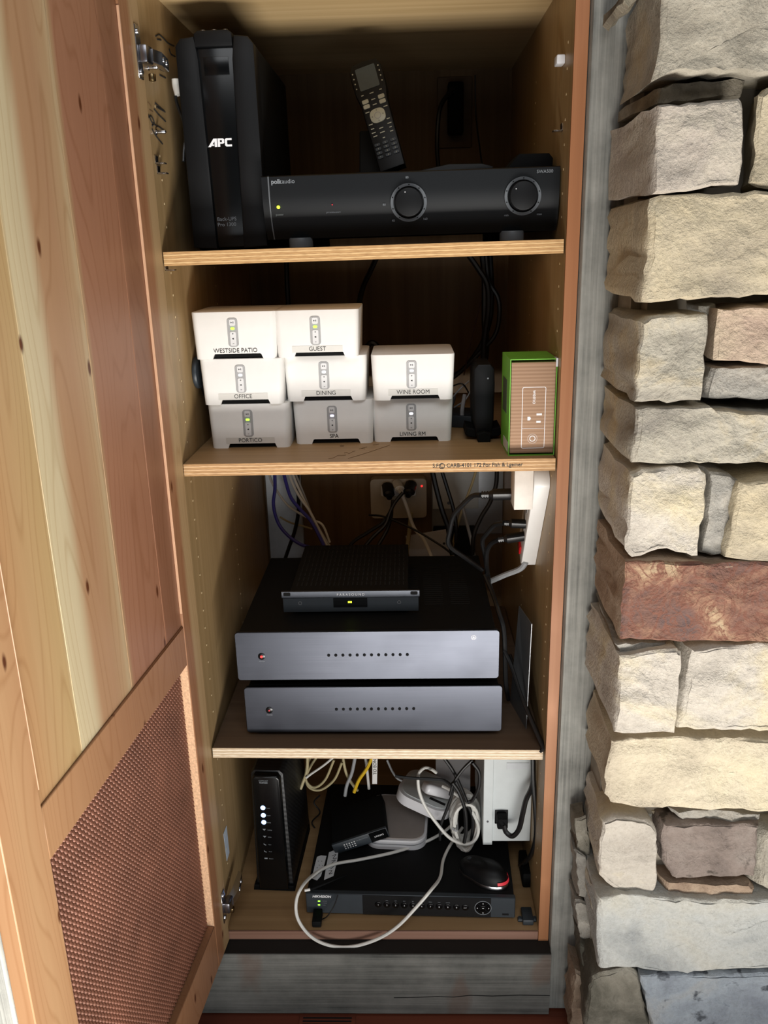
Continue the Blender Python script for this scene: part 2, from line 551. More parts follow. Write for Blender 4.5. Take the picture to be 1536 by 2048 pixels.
_font_cache = {}


def text(parent, s, cap, loc, mat, rot=(math.pi / 2, 0, 0), name='lettering', align='CENTER', sx=1.0, shear=0.0, bold=0.0, label=None):
    cu = bpy.data.curves.new('txt', 'FONT')
    cu.body = s
    cu.size = cap / 0.69
    cu.align_x = align
    cu.align_y = 'CENTER'
    cu.shear = shear
    cu.offset = bold
    cu.extrude = 0.00008
    cu.resolution_u = 3
    o = bpy.data.objects.new('txt', cu)
    COL.objects.link(o)
    dg = bpy.context.evaluated_depsgraph_get()
    me = bpy.data.meshes.new_from_object(o.evaluated_get(dg))
    bpy.data.objects.remove(o)
    bpy.data.curves.remove(cu)
    me.materials.clear()
    me.materials.append(M[mat])
    t = bpy.data.objects.new(name, me)
    COL.objects.link(t)
    t.parent = parent
    t.location = loc
    t.rotation_euler = rot
    t.scale = (sx, 1, 1)
    if label:
        t['label'] = label
    return t


def cord(name, label, cat, mat, pts, r=0.0032, group=None, per=8, flat=1.0):
    bm = B()
    tube(bm, pts, r, flat=flat)
    o = obj(name, bm, mat, None, True)
    return tag(o, label, cat, group)


def plug(parent, a, b, r=0.011, mat='cord_black', name='plug', ribs=3, flat=0.8):
    """moulded plug body from a (prong face) to b (cord end), with strain-relief ribs"""
    a, b = Vector(a), Vector(b)
    bm = B()
    tube(bm, [a, a.lerp(b, 0.12), a.lerp(b, 0.5), a.lerp(b, 0.68)], r, 10, False, flat)
    tube(bm, [a.lerp(b, 0.64), a.lerp(b, 0.80)], (r * 0.95, r * 0.5), 10, False, flat)
    for i in range(ribs):
        tube(bm, [a.lerp(b, 0.80 + 0.07 * i), a.lerp(b, 0.84 + 0.07 * i)], r * 0.5, 8, False)
    tube(bm, [a.lerp(b, 0.78), b], r * 0.36, 8, False)
    return obj(name, bm, mat, parent, True)


def rrect(w, h, r, n=5, cx=0, cy=0):
    out = []
    for sx, sy, a0 in ((1, 1, 0), (-1, 1, 90), (-1, -1, 180), (1, -1, 270)):
        for i in range(n + 1):
            a = math.radians(a0 + 90 * i / n)
            out.append((cx + sx * (w / 2 - r) + r * math.cos(a), cy + sy * (h / 2 - r) + r * math.sin(a)))
    return out


HW = 0.286          # half the inner width of the cabinet
ZA, ZB, ZC, ZD = 1.3597, 1.0469, 0.5372, 0.160
YB, ZT = 0.695, 1.7013

# ------------------------------------------------------------------ the setting
f = B()
box(f, -1.6, 1.6, -2.6, 0.9, -0.03, -0.004)
floor = struct(obj('floor', f, 'floor'))
for i in range(12):
    y1 = -0.037 - i * 0.075
    bm = B()
    box(bm, -0.9 + (i % 3) * 0.03, 1.3, y1 - 0.0735, y1, -0.004, 0.0, 0.001, 1)
    obj('floor_board', bm, 'floor', floor)

struct(bobj('trim_1', 'weather_z', None, 0.3048, 0.420, -0.020, 0.03, 0.0, 2.15, bev=0.004, seg=2, ax='z'))
tr2 = struct(bobj('trim_2', 'weather_x', None, -0.375, 0.3045, -0.035, 0.06, 0.0, 0.1385, bev=0.003, seg=2, ax='x'))
struct(bobj('gap_shade_strip', 'gap_shade', None, -0.375, 0.3045, -0.033, 0.05, 0.1386, 0.1405))  # black strip on the beam, painting in the unlit gap under the cabinet
# the long check crack in the beam
bm = B()
cr = [(0.02, 0.040), (0.06, 0.041), (0.10, 0.043), (0.13, 0.042), (0.16, 0.046), (0.20, 0.0445), (0.25, 0.047), (0.305, 0.046)]
for (xa, za), (xb, zb) in zip(cr, cr[1:]):
    t_ = 0.0009
    vs = [bm.verts.new(v) for v in ((xa, -0.0352, za - t_), (xb, -0.0352, zb - t_), (xb, -0.0352, zb + t_), (xa, -0.0352, za + t_))]
    bm.faces.new(vs)
obj('crack', bm, 'slot', tr2)
struct(bobj('wall_left', 'wall_shaded', None, -1.6, -0.34, -0.02, 0.03, 0.0, 2.3))
struct(bobj('trim_3', 'weather_z', None, -0.375, -0.310, -0.006, 0.03, 0.141, 2.15))
# wall over the opening
struct(bobj('wall_top', 'wall_shaded', None, -0.34, 0.42, -0.015, 0.03, 1.80, 2.3))

# ------------------------------------------------------------------ stone wall
STONES = [  # outline in photo coordinates on the stone's front plane, front Y, left-back X, material
    ('s1', [(1327, -60), (1450, -70), (1600, -70), (1720, -60), (1715, 150), (1536, 149), (1468, 143), (1400, 146), (1335, 146), (1303, 164), (1319, 100), (1323, 20)], -.222, .341, 0),
    ('s2', [(1318, 176), (1345, 166), (1400, 162), (1492, 160), (1484, 192), (1400, 198), (1345, 203), (1312, 208)], -.190, .338, 1),
    ('s3', [(1317, 210), (1380, 204), (1480, 196), (1487, 216), (1486, 300), (1479, 368), (1400, 378), (1306, 388), (1308, 330), (1313, 260)], -.236, .333, 2),
    ('s4', [(1519, 190), (1536, 175), (1600, 172), (1715, 176), (1712, 372), (1536, 378), (1498, 366), (1510, 330), (1515, 250)], -.226, .50, 3),
    ('s5', [(1302, 397), (1340, 390), (1400, 386), (1536, 383), (1710, 385), (1708, 588), (1536, 590), (1480, 596), (1400, 598), (1340, 602), (1284, 604), (1290, 560), (1296, 470)], -.236, .334, 3),
    ('s6', [(1284, 644), (1300, 633), (1340, 630), (1417, 630), (1414, 690), (1407, 760), (1402, 801), (1360, 802), (1335, 807), (1300, 803), (1270, 804), (1274, 740)], -.222, .337, 4),
    ('s7', [(1438, 618), (1500, 613), (1620, 610), (1705, 612), (1704, 727), (1536, 730), (1480, 722), (1427, 721), (1431, 670)], -.214, .44, 5),
    ('s8', [(1424, 736), (1480, 733), (1700, 738), (1698, 800), (1536, 798), (1450, 798), (1404, 795)], -.196, .42, 6),
    ('s9', [(1272, 818), (1340, 814), (1420, 812), (1440, 820), (1480, 826), (1536, 828), (1695, 828), (1692, 925), (1536, 927), (1440, 928), (1360, 927), (1263, 926), (1267, 880)], -.216, .340, 4),
    ('s10', [(1262, 950), (1285, 940), (1330, 936), (1400, 938), (1413, 950), (1412, 1010), (1400, 1070), (1395, 1112), (1375, 1108), (1335, 1098), (1300, 1106), (1265, 1116), (1251, 1100), (1256, 1020)], -.216, .341, 7),
    ('s11', [(1420, 944), (1460, 948), (1478, 962), (1474, 1000), (1462, 1060), (1450, 1108), (1425, 1112), (1402, 1106), (1410, 1060), (1418, 1000)], -.196, .42, 6),
    ('s12', [(1480, 966), (1536, 962), (1690, 960), (1688, 1120), (1600, 1124), (1500, 1124), (1452, 1116), (1464, 1070), (1474, 1010)], -.214, .45, 3),
    ('s13', [(1252, 1126), (1320, 1122), (1400, 1124), (1430, 1130), (1500, 1126), (1686, 1128), (1684, 1284), (1536, 1285), (1440, 1284), (1340, 1282), (1241, 1280), (1246, 1200)], -.218, .342, 8),
    ('s14', [(1229, 1287), (1300, 1284), (1332, 1285), (1330, 1295), (1280, 1299), (1236, 1304)], -.205, .345, 6),
    ('s15', [(1240, 1314), (1280, 1308), (1320, 1301), (1355, 1298), (1363, 1304), (1360, 1370), (1355, 1420), (1350, 1468), (1290, 1468), (1229, 1466), (1232, 1400), (1237, 1350)], -.222, .337, 7),
    ('s16', [(1386, 1302), (1440, 1292), (1536, 1290), (1682, 1292), (1680, 1466), (1536, 1464), (1430, 1460), (1355, 1457), (1366, 1400), (1378, 1340)], -.214, .40, 7),
    ('s17', [(1224, 1484), (1260, 1477), (1400, 1479), (1536, 1480), (1680, 1482), (1678, 1622), (1536, 1626), (1450, 1618), (1350, 1617), (1260, 1612), (1222, 1606), (1210, 1590), (1212, 1540)], -.186, .345, 9),
    ('s18', [(1206, 1642), (1230, 1632), (1262, 1634), (1290, 1640), (1312, 1658), (1316, 1700), (1315, 1765), (1308, 1788), (1240, 1785), (1214, 1768), (1199, 1752), (1200, 1700)], -.160, .347, 7),
    ('s19', [(1350, 1622), (1400, 1620), (1470, 1624), (1522, 1632), (1516, 1646), (1440, 1648), (1370, 1645), (1358, 1636)], -.150, .42, 6),
    ('s20', [(1330, 1652), (1400, 1650), (1519, 1650), (1516, 1700), (1510, 1752), (1440, 1756), (1345, 1754), (1326, 1722), (1324, 1690)], -.160, .42, 10),
    ('s21', [(1330, 1762), (1400, 1764), (1500, 1768), (1510, 1778), (1508, 1796), (1440, 1800), (1380, 1794), (1330, 1788)], -.155, .42, 11),
    ('s22', [(1532, 1680), (1560, 1660), (1675, 1656), (1672, 1778), (1536, 1780), (1520, 1772), (1526, 1720)], -.160, .52, 4),
    ('s23', [(1198, 1796), (1240, 1790), (1330, 1794), (1420, 1803), (1536, 1800), (1672, 1804), (1670, 1942), (1536, 1940), (1400, 1944), (1320, 1946), (1260, 1936), (1197, 1934), (1194, 1860)], -.172, .345, 12),
    ('s24', [(1184, 1956), (1220, 1944), (1262, 1938), (1276, 1948), (1286, 2000), (1300, 2060), (1310, 2090), (1170, 2090), (1172, 2020)], -.165, .347, 13),
    ('s25', [(1282, 1954), (1340, 1950), (1536, 1948), (1665, 1950), (1660, 2095), (1400, 2095), (1316, 2092), (1304, 2050), (1292, 2000)], -.178, .42, 14),
]
SM = [
    stone_mat('stone_buff_grey', [(0.3, '#918a7c'), (0.45, '#b8b0a0'), (0.56, '#c4b79c'), (0.68, '#bb9f78')], 1, 5.0),
    stone_mat('stone_olive', [(0.35, '#6f685c'), (0.55, '#948c7c'), (0.7, '#a89e88')], 2, 12),
    stone_mat('stone_pinkish', [(0.3, '#8f857c'), (0.5, '#b6aca0'), (0.7, '#bfb6a6')], 3, 10),
    stone_mat('stone_sand', [(0.3, '#9c9282'), (0.5, '#bfb298'), (0.64, '#c8b898'), (0.75, '#b99f78')], 4, 6),
    stone_mat('stone_grey_sand', [(0.3, '#908a80'), (0.5, '#b2ab9c'), (0.68, '#bfae8c')], 5, 9),
    stone_mat('stone_rose_sand', [(0.3, '#a08c80'), (0.5, '#b9a290'), (0.7, '#c4b29a')], 6, 8),
    stone_mat('stone_grey', [(0.3, '#807c76'), (0.5, '#9e9a92'), (0.7, '#b4aca0')], 7, 12),
    stone_mat('stone_pale', [(0.3, '#a69e94'), (0.48, '#c4bcb0'), (0.66, '#cdc0a2')], 8, 7),
    stone_mat('stone_rust', [(0.36, '#655350'), (0.46, '#7d5c50'), (0.53, '#98745f'), (0.59, '#b0977a'), (0.7, '#beae94')], 9, 8, veins='#7a5244'),
    stone_mat('stone_cream', [(0.3, '#b8ac98'), (0.5, '#d0c4ac'), (0.7, '#d4c8a8')], 10, 5),
    stone_mat('stone_mauve', [(0.3, '#6f645e'), (0.5, '#8b7e76'), (0.7, '#988e86')], 11, 9, spots='#4e4640'),
    stone_mat('stone_brown', [(0.3, '#8e7866'), (0.5, '#a9937e'), (0.7, '#b3a290')], 12, 14),
    stone_mat('stone_skylit_white', [(0.3, '#979a9a'), (0.5, '#bcbdb9'), (0.7, '#c2beb2')], 13, 6),  # pale stone with the blue of the sky light mixed into its colour
    stone_mat('stone_dark_olive', [(0.35, '#5f5c52'), (0.5, '#858074'), (0.7, '#a09c90')], 14, 9),
    stone_mat('stone_skylit_grey', [(0.3, '#7c828c'), (0.5, '#98a0a8'), (0.7, '#a6a6a4')], 15, 8, spots='#4b4f55'),  # blue sky reflection put into the base colour; spots are the stone's own
]
bm = B()
box(bm, 0.372, 1.3, -0.118, 0.03, 0.0, 2.2)
box(bm, 0.358, 0.45, -0.090, 0.03, 0.0, 2.2)
wall_r = struct(obj('wall_right', bm, 'mortar'))


def stone(poly, yf, xb, mat, seed, yback=-0.032):
    rnd = random.Random(seed)
    base = [P(a, b, Y=yf) for a, b in poly]
    loop = []
    n = len(base)
    for i in range(n):      # resample the outline with small chips
        a, b = base[i], base[(i + 1) % n]
        m = max(2, int((b - a).length / 0.011))
        for j in range(m):
            q = a.lerp(b, j / m)
            s = 0.0 if j == 0 else 0.0022
            loop.append(Vector((q.x + rnd.uniform(-s, s), yf, q.z + rnd.uniform(-s, s))))
    cx = sum(v.x for v in loop) / len(loop)
    cz = sum(v.z for v in loop) / len(loop)
    xmin = min(v.x for v in loop)
    xmax = max(v.x for v in loop)
    bm = B()
    rings = []
    off = Vector((seed * 1.37, 0, seed * 0.71))

    def shell(scale, y, rough, side=False):
        out = []
        for v in loop:
            dx, dz = v.x - cx, v.z - cz
            sc_ = scale if scale > 0 else max(0.95 if scale > -0.005 else 0.9, 1 + scale / max(0.02, math.hypot(dx, dz)))
            x, z = cx + dx * sc_, cz + dz * sc_
            if side:      # rough broken return faces, drifting to the stone's back-left edge
                tt = (y - yf) / (yback - yf)
                wl = max(0.0, 1 - (v.x - xmin) / max(0.05, 0.35 * (xmax - xmin)))
                x += (xb - xmin) * tt * wl
                nn = noise.noise(Vector((x * 30, y * 22, z * 55)) + off) * 0.006
                x += nn * (1 if dx > 0 else -1)
                z += noise.noise(Vector((x * 30, y * 30, z * 30)) + off * 2) * 0.004 * (1 if dz > 0 else -1)
                z -= dz * 0.06 * tt
            yy = y + noise.noise(Vector((x * 13, 0, z * 17)) + off) * rough + noise.noise(Vector((x * 45, 3, z * 60)) + off) * rough * 0.5 + noise.noise(Vector((x * 120, 5, z * 150)) + off) * rough * 0.2
            out.append(bm.verts.new((x, yy, z)))
        rings.append(out)

    shell(1.0, yback, 0.0, True)
    for t in (0.75, 0.5, 0.28, 0.1):
        shell(1.0, yf + (yback - yf) * t, 0.002, True)
    shell(1.0, yf + 0.0035, 0.002)
    shell(-0.0030, yf + 0.0004, 0.0045)
    shell(-0.0075, yf - 0.0006, 0.006)
    for s in (0.94, 0.87, 0.79, 0.71, 0.62, 0.53, 0.44, 0.35, 0.26, 0.17, 0.08):
        shell(s, yf - 0.001, 0.008)
    m = len(loop)
    for a, b in zip(rings, rings[1:]):
        for i in range(m):
            bm.faces.new((a[i], a[(i + 1) % m], b[(i + 1) % m], b[i]))
    bm.faces.new(rings[-1])
    o = obj('stone', bm, SM[mat], wall_r, True, recalc=True)
    if mat == 8:      # rust skin on the face only; the broken sides are tan
        o.data.materials.append(SM[11])
        for p in o.data.polygons:
            if p.center.y > yf + 0.004:
                p.material_index = 1
    return o


for i, (nm, poly, yf, xb, mt) in enumerate(STONES):
    stone(poly, yf, xb, mt, i + 1)
# small rubble packed between the big stones and the weathered post, and into wide joints
RUB = [([(1248, -20), (1275, -20), (1274, 0), (1258, 16), (1245, 6)], -.14, 1), ([(1150, 1640), (1172, 1632), (1180, 1700), (1176, 1750), (1158, 1730)], -.075, 13),
       ([(1152, 1700), (1172, 1715), (1186, 1770), (1180, 1800), (1156, 1790)], -.085, 6), ([(1186, 1772), (1194, 1776), (1196, 1840), (1186, 1836), (1182, 1800)], -.13, 7),
       ([(1150, 1800), (1172, 1806), (1184, 1850), (1180, 1900), (1160, 1880)], -.085, 6), ([(1160, 1890), (1184, 1900), (1192, 1930), (1186, 1960), (1164, 1930)], -.10, 13),
       ([(1150, 1940), (1170, 1950), (1176, 2000), (1172, 2060), (1140, 2060)], -.095, 11), ([(1284, 1622), (1300, 1618), (1306, 1630), (1298, 1640), (1284, 1634)], -.12, 12),
       ([(1302, 1622), (1344, 1622), (1346, 1634), (1312, 1638)], -.12, 9), ([(1318, 1730), (1328, 1745), (1330, 1775), (1318, 1780)], -.12, 6),
       ([(1398, 612), (1432, 608), (1432, 622), (1420, 632), (1405, 626)], -.17, 12), ([(1410, 760), (1420, 745), (1422, 770), (1408, 795)], -.17, 6)]
for i, (poly, yf, mt) in enumerate(RUB):
    q = P(*poly[0], Y=yf)
    xm = min(P(a, b, Y=yf).x for a, b in poly)
    stone(poly, yf, xm, mt, 60 + i)

# ------------------------------------------------------------------ cabinet carcass
cab = thing('wall_cabinet', 'tall built-in maple plywood cabinet set between door and stone wall', 'cabinet', (0, 0.2, ZD - 0.019))
CL = Vector((0, 0.2, ZD - 0.019))


def cpart(name, mat, x0, x1, y0, y1, z0, z1, **kw):
    return bobj(name, mat, cab, x0 - CL.x, x1 - CL.x, y0 - CL.y, y1 - CL.y, z0 - CL.z, z1 - CL.z, **kw)


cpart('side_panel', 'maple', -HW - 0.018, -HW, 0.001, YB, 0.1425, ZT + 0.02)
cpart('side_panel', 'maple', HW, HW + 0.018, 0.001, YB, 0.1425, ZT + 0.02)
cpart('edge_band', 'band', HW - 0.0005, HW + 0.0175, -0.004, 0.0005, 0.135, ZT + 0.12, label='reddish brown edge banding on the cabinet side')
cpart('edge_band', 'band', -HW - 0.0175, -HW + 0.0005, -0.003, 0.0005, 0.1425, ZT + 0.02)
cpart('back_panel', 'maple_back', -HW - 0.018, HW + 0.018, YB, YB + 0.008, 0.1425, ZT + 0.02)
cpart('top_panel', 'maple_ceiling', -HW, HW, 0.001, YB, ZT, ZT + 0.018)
cpart('bottom_panel', 'shelf_face', -HW, HW, 0.0015, YB, ZD - 0.0175, ZD)
cpart('edge_band', 'band_x', -HW, HW - 0.001, -0.003, 0.001, ZD - 0.0185, ZD + 0.0003, bev=0.0008, seg=1)
# rows of shelf-pin holes in the side panels
bm = B()
for sx in (-1, 1):
    for yy in (0.045, 0.34):
        for i in range(44):
            z = 0.24 + 0.032 * i
            if any(abs(z - q) < 0.025 for q in (ZA, ZB, ZC)):
                continue
            cyl(bm, (sx * (HW - 0.0004) - CL.x, yy - CL.y, z - CL.z), 0.0018, 0.0003, 'x', 8)
ho = obj('pin_holes', bm, plain('pin_hole', '#e2cda2', 0.8), cab)
ho['kind'] = 'stuff'


# marker handwriting and stamps on the bare wood: pen strokes lying on the surface
def strokes(name, parent, mat, lines, pt, r=0.0009, off=Vector((0, 0, 0))):
    bm = B()
    for ln in lines:
        tube(bm, [pt(*q) - off for q in ln], r, 5, len(ln) > 2)
    return obj(name, bm, mat, parent, True)


lw = lambda a, b: P(a, b, X=-HW + 0.0004)
strokes('marker_writing', cab, 'ink', [
    [(311, 72), (318, 69), (326, 76), (336, 86), (348, 92)], [(338, 98), (342, 108), (350, 113)], [(314, 78), (322, 80)],
    [(306, 100), (312, 112), (326, 120)], [(320, 122), (318, 138)], [(325, 122), (324, 140)], [(318, 128), (326, 131)], [(319, 138), (327, 142)], [(319, 150), (331, 156)],
    [(297, 230), (305, 246), (318, 254), (332, 264)], [(296, 236), (302, 232), (308, 244), (304, 252)], [(308, 218), (318, 230), (331, 243)], [(310, 206), (330, 224)], [(313, 214), (327, 222)],
    [(304, 258), (312, 272), (325, 288)], [(322, 256), (330, 266)]], lw, 0.0011, CL)['kind'] = 'stuff'
strokes('stamp_mark', cab, 'ink_soft', [[(296, 205), (303, 214)], [(299, 220), (306, 224)]], lw, 0.0006, CL)

# loose metal shelf pins, a clear bumper and catch hardware left in the side panels
def pin(px, py, side, kind='pin'):
    X = -HW if side < 0 else HW
    q = P(px, py, X=X) - CL
    s = 1 if side < 0 else -1
    bm = B()
    if kind == 'pin':
        cyl(bm, (q.x, q.y, q.z), 0.0026, 0.014, 'x' if s > 0 else '-x', 10, bev=0.0006)
        cyl(bm, (q.x, q.y, q.z), 0.0042, 0.0016, 'x' if s > 0 else '-x', 12)
    else:
        box(bm, min(q.x, q.x + s * 0.013), max(q.x, q.x + s * 0.013), q.y - 0.008, q.y + 0.006, q.z - 0.001, q.z + 0.001, 0.0004, 1)
        box(bm, min(q.x, q.x + s * 0.0015), max(q.x, q.x + s * 0.0015), q.y - 0.008, q.y + 0.006, q.z - 0.001, q.z + 0.010, 0.0004, 1)
    return obj('shelf_pin', bm, 'chrome', cab, True)


pin(311, 264, -1)
pin(313, 327, -1, 'l')
pin(317, 347, -1, 'l')
pin(333, 540, -1, 'l')
pin(1124, 262, 1, 'l')
pin(295, 135, -1)
q = P(1128, 121, X=HW) - CL
bobj('clear_bumper', 'white_dev', cab, q.x - 0.012, q.x, q.y - 0.012, q.y + 0.012, q.z - 0.006, q.z + 0.006, bev=0.002)
# hinge mounting plate on the bottom panel, right corner
q = P(1056, 1848, Z=ZD) - CL
bm = B()
box(bm, q.x - 0.010, q.x + 0.010, q.y - 0.004, q.y + 0.030, q.z, q.z + 0.012, 0.002)
box(bm, q.x - 0.018, q.x + 0.016, q.y + 0.004, q.y + 0.012, q.z, q.z + 0.006, 0.001)
cyl(bm, (q.x - 0.014, q.y + 0.008, q.z + 0.005), 0.0035, 0.003, 'z', 12)
cyl(bm, (q.x + 0.013, q.y + 0.008, q.z + 0.005), 0.0035, 0.003, 'z', 12)
obj('catch_plate', bm, 'charcoal', cab, True)


# ------------------------------------------------------------------ shelves
def shelf(label, z, y0, slope, face, edge, depth=0.66):
    s = thing('shelf', label, 'shelf', (0, y0, z), (0, -math.atan(slope), 0), 'adjustable cabinet shelves')
    bm = B()
    box(bm, -0.2832, 0.2832, 0.0012, depth, -0.019, 0)
    obj('panel', bm, face, s)
    bm = B()
    box(bm, -0.2835, 0.2835, 0, 0.0012, -0.019, 0)
    e = obj('plywood_edge', bm, edge, s, label='raw layered plywood front edge')
    return s, e


shA, eA = shelf('plywood shelf carrying the battery backup and subwoofer amplifier', ZA, 0.005, 0.008, 'shelf_face', 'ply_a', 0.60)
shB, eB = shelf('plywood shelf under the white audio boxes, stamped along its front edge', ZB, 0.002, 0.0, 'shelf_face', 'ply_b', 0.60)
shC, eC = shelf('plywood shelf with pale edge under the two silver amplifiers', ZC, 0.010, -0.014, 'shelf_face_shaded', 'ply_c', 0.60)
text(eB, 'S.F.C  CARB-4101 172 For Fish & Lgemer', 0.0060, (0.166, -0.0003, -0.0088), 'ink', sx=0.92, bold=0.0001, name='stamp_lettering')
bm = B()
ring(bm, (0.112, 0.0, -0.0092), 0.0036, 0.0046, 0.0004, 20)
obj('stamp_ring', bm, 'ink', eB)
sw = lambda a, b: P(a, b, Z=ZB + 0.0002)
strokes('pencil_writing', shB, 'ink_soft', [[(657, 917), (666, 916), (670, 914), (676, 911), (684, 911), (692, 910)], [(688, 906), (694, 905), (698, 907), (704, 904), (710, 902)],
        [(718, 898), (726, 896), (734, 894)], [(722, 897), (730, 898)], [(746, 890), (758, 888)], [(696, 917), (720, 910), (745, 902), (780, 890)]],
        sw, 0.0004, Vector((0, 0.002, ZB)))
sh_knot = cobj('knot', 'ink_soft', shB, (P(684, 892, Z=ZB).x, P(684, 892, Z=ZB).y - 0.002, -0.0003), 0.0038, 0.0005, axis='z', n=12)

# ------------------------------------------------------------------ door
door = thing('cabinet_door', 'open knotty pine cabinet door with plank panel above bronze mesh panel', 'door', (-0.282, -0.005, 0.0), (0, 0, math.radians(-95)))
DW, DT, DZ0, DZ1 = 0.577, 0.020, 0.145, 1.735


def dpart(name, mat, u0, u1, y0, y1, z0, z1, bev=0.0012, **kw):
    return bobj(name, mat, door, u0, u1, y0, y1, z0, z1, bev=bev, seg=1, **kw)


dpart('stile', 'door_frame', 0.0, 0.064, -DT, 0, DZ0, DZ1)
dpart('stile', 'door_frame', 0.503, DW, -DT, 0, DZ0, DZ1)
dpart('rail', 'door_frame', 0.064, 0.503, -DT, -0.0006, 1.655, DZ1)
dpart('rail', 'door_frame', 0.064, 0.503, -DT, -0.0006, 0.742, 0.808)
dpart('rail', 'door_frame', 0.064, 0.503, -DT, -0.0006, DZ0, 0.236)
for a, b in ((0.064, 0.128), (0.128, 0.256), (0.256, 0.402), (0.402, 0.503)):
    dpart('plank', 'door_plank', a + 0.0002, b - 0.0002, -DT + 0.004, -0.0036, 0.808, 1.655, bev=0.0006)
for x0, x1, z0, z1 in ((0.064, 0.0655, 0.83, 1.650), (0.5015, 0.503, 0.83, 1.650)):
    dpart('bead', 'door_bead', x0, x1, -0.0036, 0.0003, z0, z1, bev=0.0005)
dpart('raw_edge', 'door_edge', 0.064, 0.0648, -DT, -0.0012, 0.236, 0.742, bev=0, label='pale raw sawn edge of the mesh opening')
dpart('raw_edge', 'door_edge', 0.5022, 0.503, -DT, -0.0012, 0.236, 0.742, bev=0)
dpart('cladding', 'weather_lit', 0.0, DW + 0.001, -DT - 0.030, -DT, DZ0 - 0.01, DZ1, bev=0.004, label='weathered board on the outer side, toned as sunlit')
# stamped bronze louvre sheet: rows of scallops with open slots
bm = B()
U0, U1, Z0, Z1 = 0.066, 0.501, 0.238, 0.741
cu_, cz_ = 0.0068, 0.0085
nu, nz = int((U1 - U0) / cu_), int((Z1 - Z0) / cz_)
su, szn = 4, 4
vid = {}
verts, faces = [], []
for r_ in range(nz):
    for ci in range(nu):
        u0 = U0 + ci * (U1 - U0) / nu
        z0 = Z0 + r_ * (Z1 - Z0) / nz
        du, dz = (U1 - U0) / nu, (Z1 - Z0) / nz
        b0 = len(verts)
        for j in range(szn + 1):
            for i in range(su + 1):
                tu = i / su
                arc = math.sin(math.pi * tu)
                tz = j / szn
                h = arc * (1 - tz) ** 1.2 * 0.0034
                verts.append((u0 + tu * du, -0.0145 + h, z0 + (tz * (0.90 + 0.0 * arc) + 0.10 - 0.16 * arc * (1 - tz)) * dz))
        for j in range(szn):
            for i in range(su):
                a = b0 + j * (su + 1) + i
                faces.append((a, a + 1, a + su + 2, a + su + 1))
me = bpy.data.meshes.new('mesh_panel')
me.from_pydata(verts, [], faces)
me.materials.append(M['mesh_metal'])
mp = bpy.data.objects.new('mesh_panel', me)
COL.objects.link(mp)
mp.parent = door
mp['kind'] = 'stuff'
mp['label'] = 'bronze stamped metal mesh panel'
bm.free()
dpart('mesh_backing', 'mesh_back', 0.064, 0.503, -DT + 0.001, -0.0165, 0.236, 0.742, bev=0.0004)


# cup hinges: plate on the door stile and arm reaching into the cabinet
def hinge(z, arm=True):
    h = B()
    box(h, 0.008, 0.024, 0, 0.0022, z - 0.030, z + 0.034, 0.0009, 1)
    cyl(h, (0.016, 0.0018, z + 0.026), 0.0042, 0.0022, 'y', 14)
    cyl(h, (0.016, 0.0018, z - 0.022), 0.0042, 0.0022, 'y', 14)
    o = obj('hinge', h, 'chrome', door, True)
    bm = B()
    box(bm, -0.004, 0.020, 0.001, 0.0135, z - 0.011, z + 0.011, 0.003, 2)
    obj('hinge_cup', bm, 'steel_dark', o, True)
    bm = B()
    prism(bm, [(0.002, 0.003), (0.002, 0.015), (-0.020, 0.019), (-0.064, 0.012), (-0.068, 0.005), (-0.020, 0.006)], z - 0.008, z + 0.008, 'xy', 0.001)
    cyl(bm, (-0.030, 0.014, z), 0.004, 0.005, 'y', 12)
    cyl(bm, (-0.050, 0.011, z), 0.004, 0.005, 'y', 12)
    obj('hinge_arm', bm, 'chrome', o, True)
    cyl_b = B()
    cyl(cyl_b, (-0.006, 0.008, z - 0.020), 0.0048, 0.009, '-z', 14, bev=0.001)
    obj('hinge_spring', cyl_b, 'brass', o, True)


hinge(1.605)
hinge(0.232)

# paper note on the left side panel low down
bm = B()
vs = [bm.verts.new(P(a, b, X=-HW + 0.0006)) for a, b in ((447, 1668), (453, 1651), (459, 1705), (454, 1722))]
bm.faces.new(vs)
r_ = bmesh.ops.extrude_face_region(bm, geom=bm.faces[:])
for v in [g for g in r_['geom'] if isinstance(g, bmesh.types.BMVert)]:
    v.co.x -= 0.0003
tag(obj('paper_note', bm, 'sky_paper'), 'narrow pale blue paper slip stuck low on the left cabinet side', 'paper')


# ================================================================== top shelf
# ---- tower battery backup
ups = thing('battery_backup', 'tall black tower battery backup with white brand letters on glossy front', 'battery backup', (-0.202, 0.09, 1.3585), (0, -0.008, 0))
UH, UW = 0.288, 0.112
bm = B()
box(bm, -UW / 2 + 0.002, UW / 2 - 0.002, 0.012, 0.345, 0.0, UH - 0.006, 0.006, 2)
obj('body', bm, 'black_matte', ups, True)
for s in (-1, 1):
    bm = B()
    xo = s * UW / 2
    prism(bm, [(xo, 0.004), (xo, UH - 0.012), (xo - s * 0.008, UH - 0.002), (s * 0.028, UH), (s * 0.024, UH - 0.03), (s * 0.020, 0.002)] if s > 0 else
          [(xo, 0.004), (s * 0.020, 0.002), (s * 0.024, UH - 0.03), (s * 0.028, UH), (xo - s * 0.008, UH - 0.002), (xo, UH - 0.012)], -0.006, 0.03, 'xz', 0.003, 2)
    obj('side_wing', bm, 'black', ups, True)
bm = B()
prism(bm, [(-0.023, 0.004), (0.022, 0.004), (0.026, UH - 0.012), (-0.026, UH - 0.012)], -0.001, 0.02, 'xz', 0.002, 2)
fr = obj('front_panel', bm, 'black_gloss', ups, True)
bm = B()
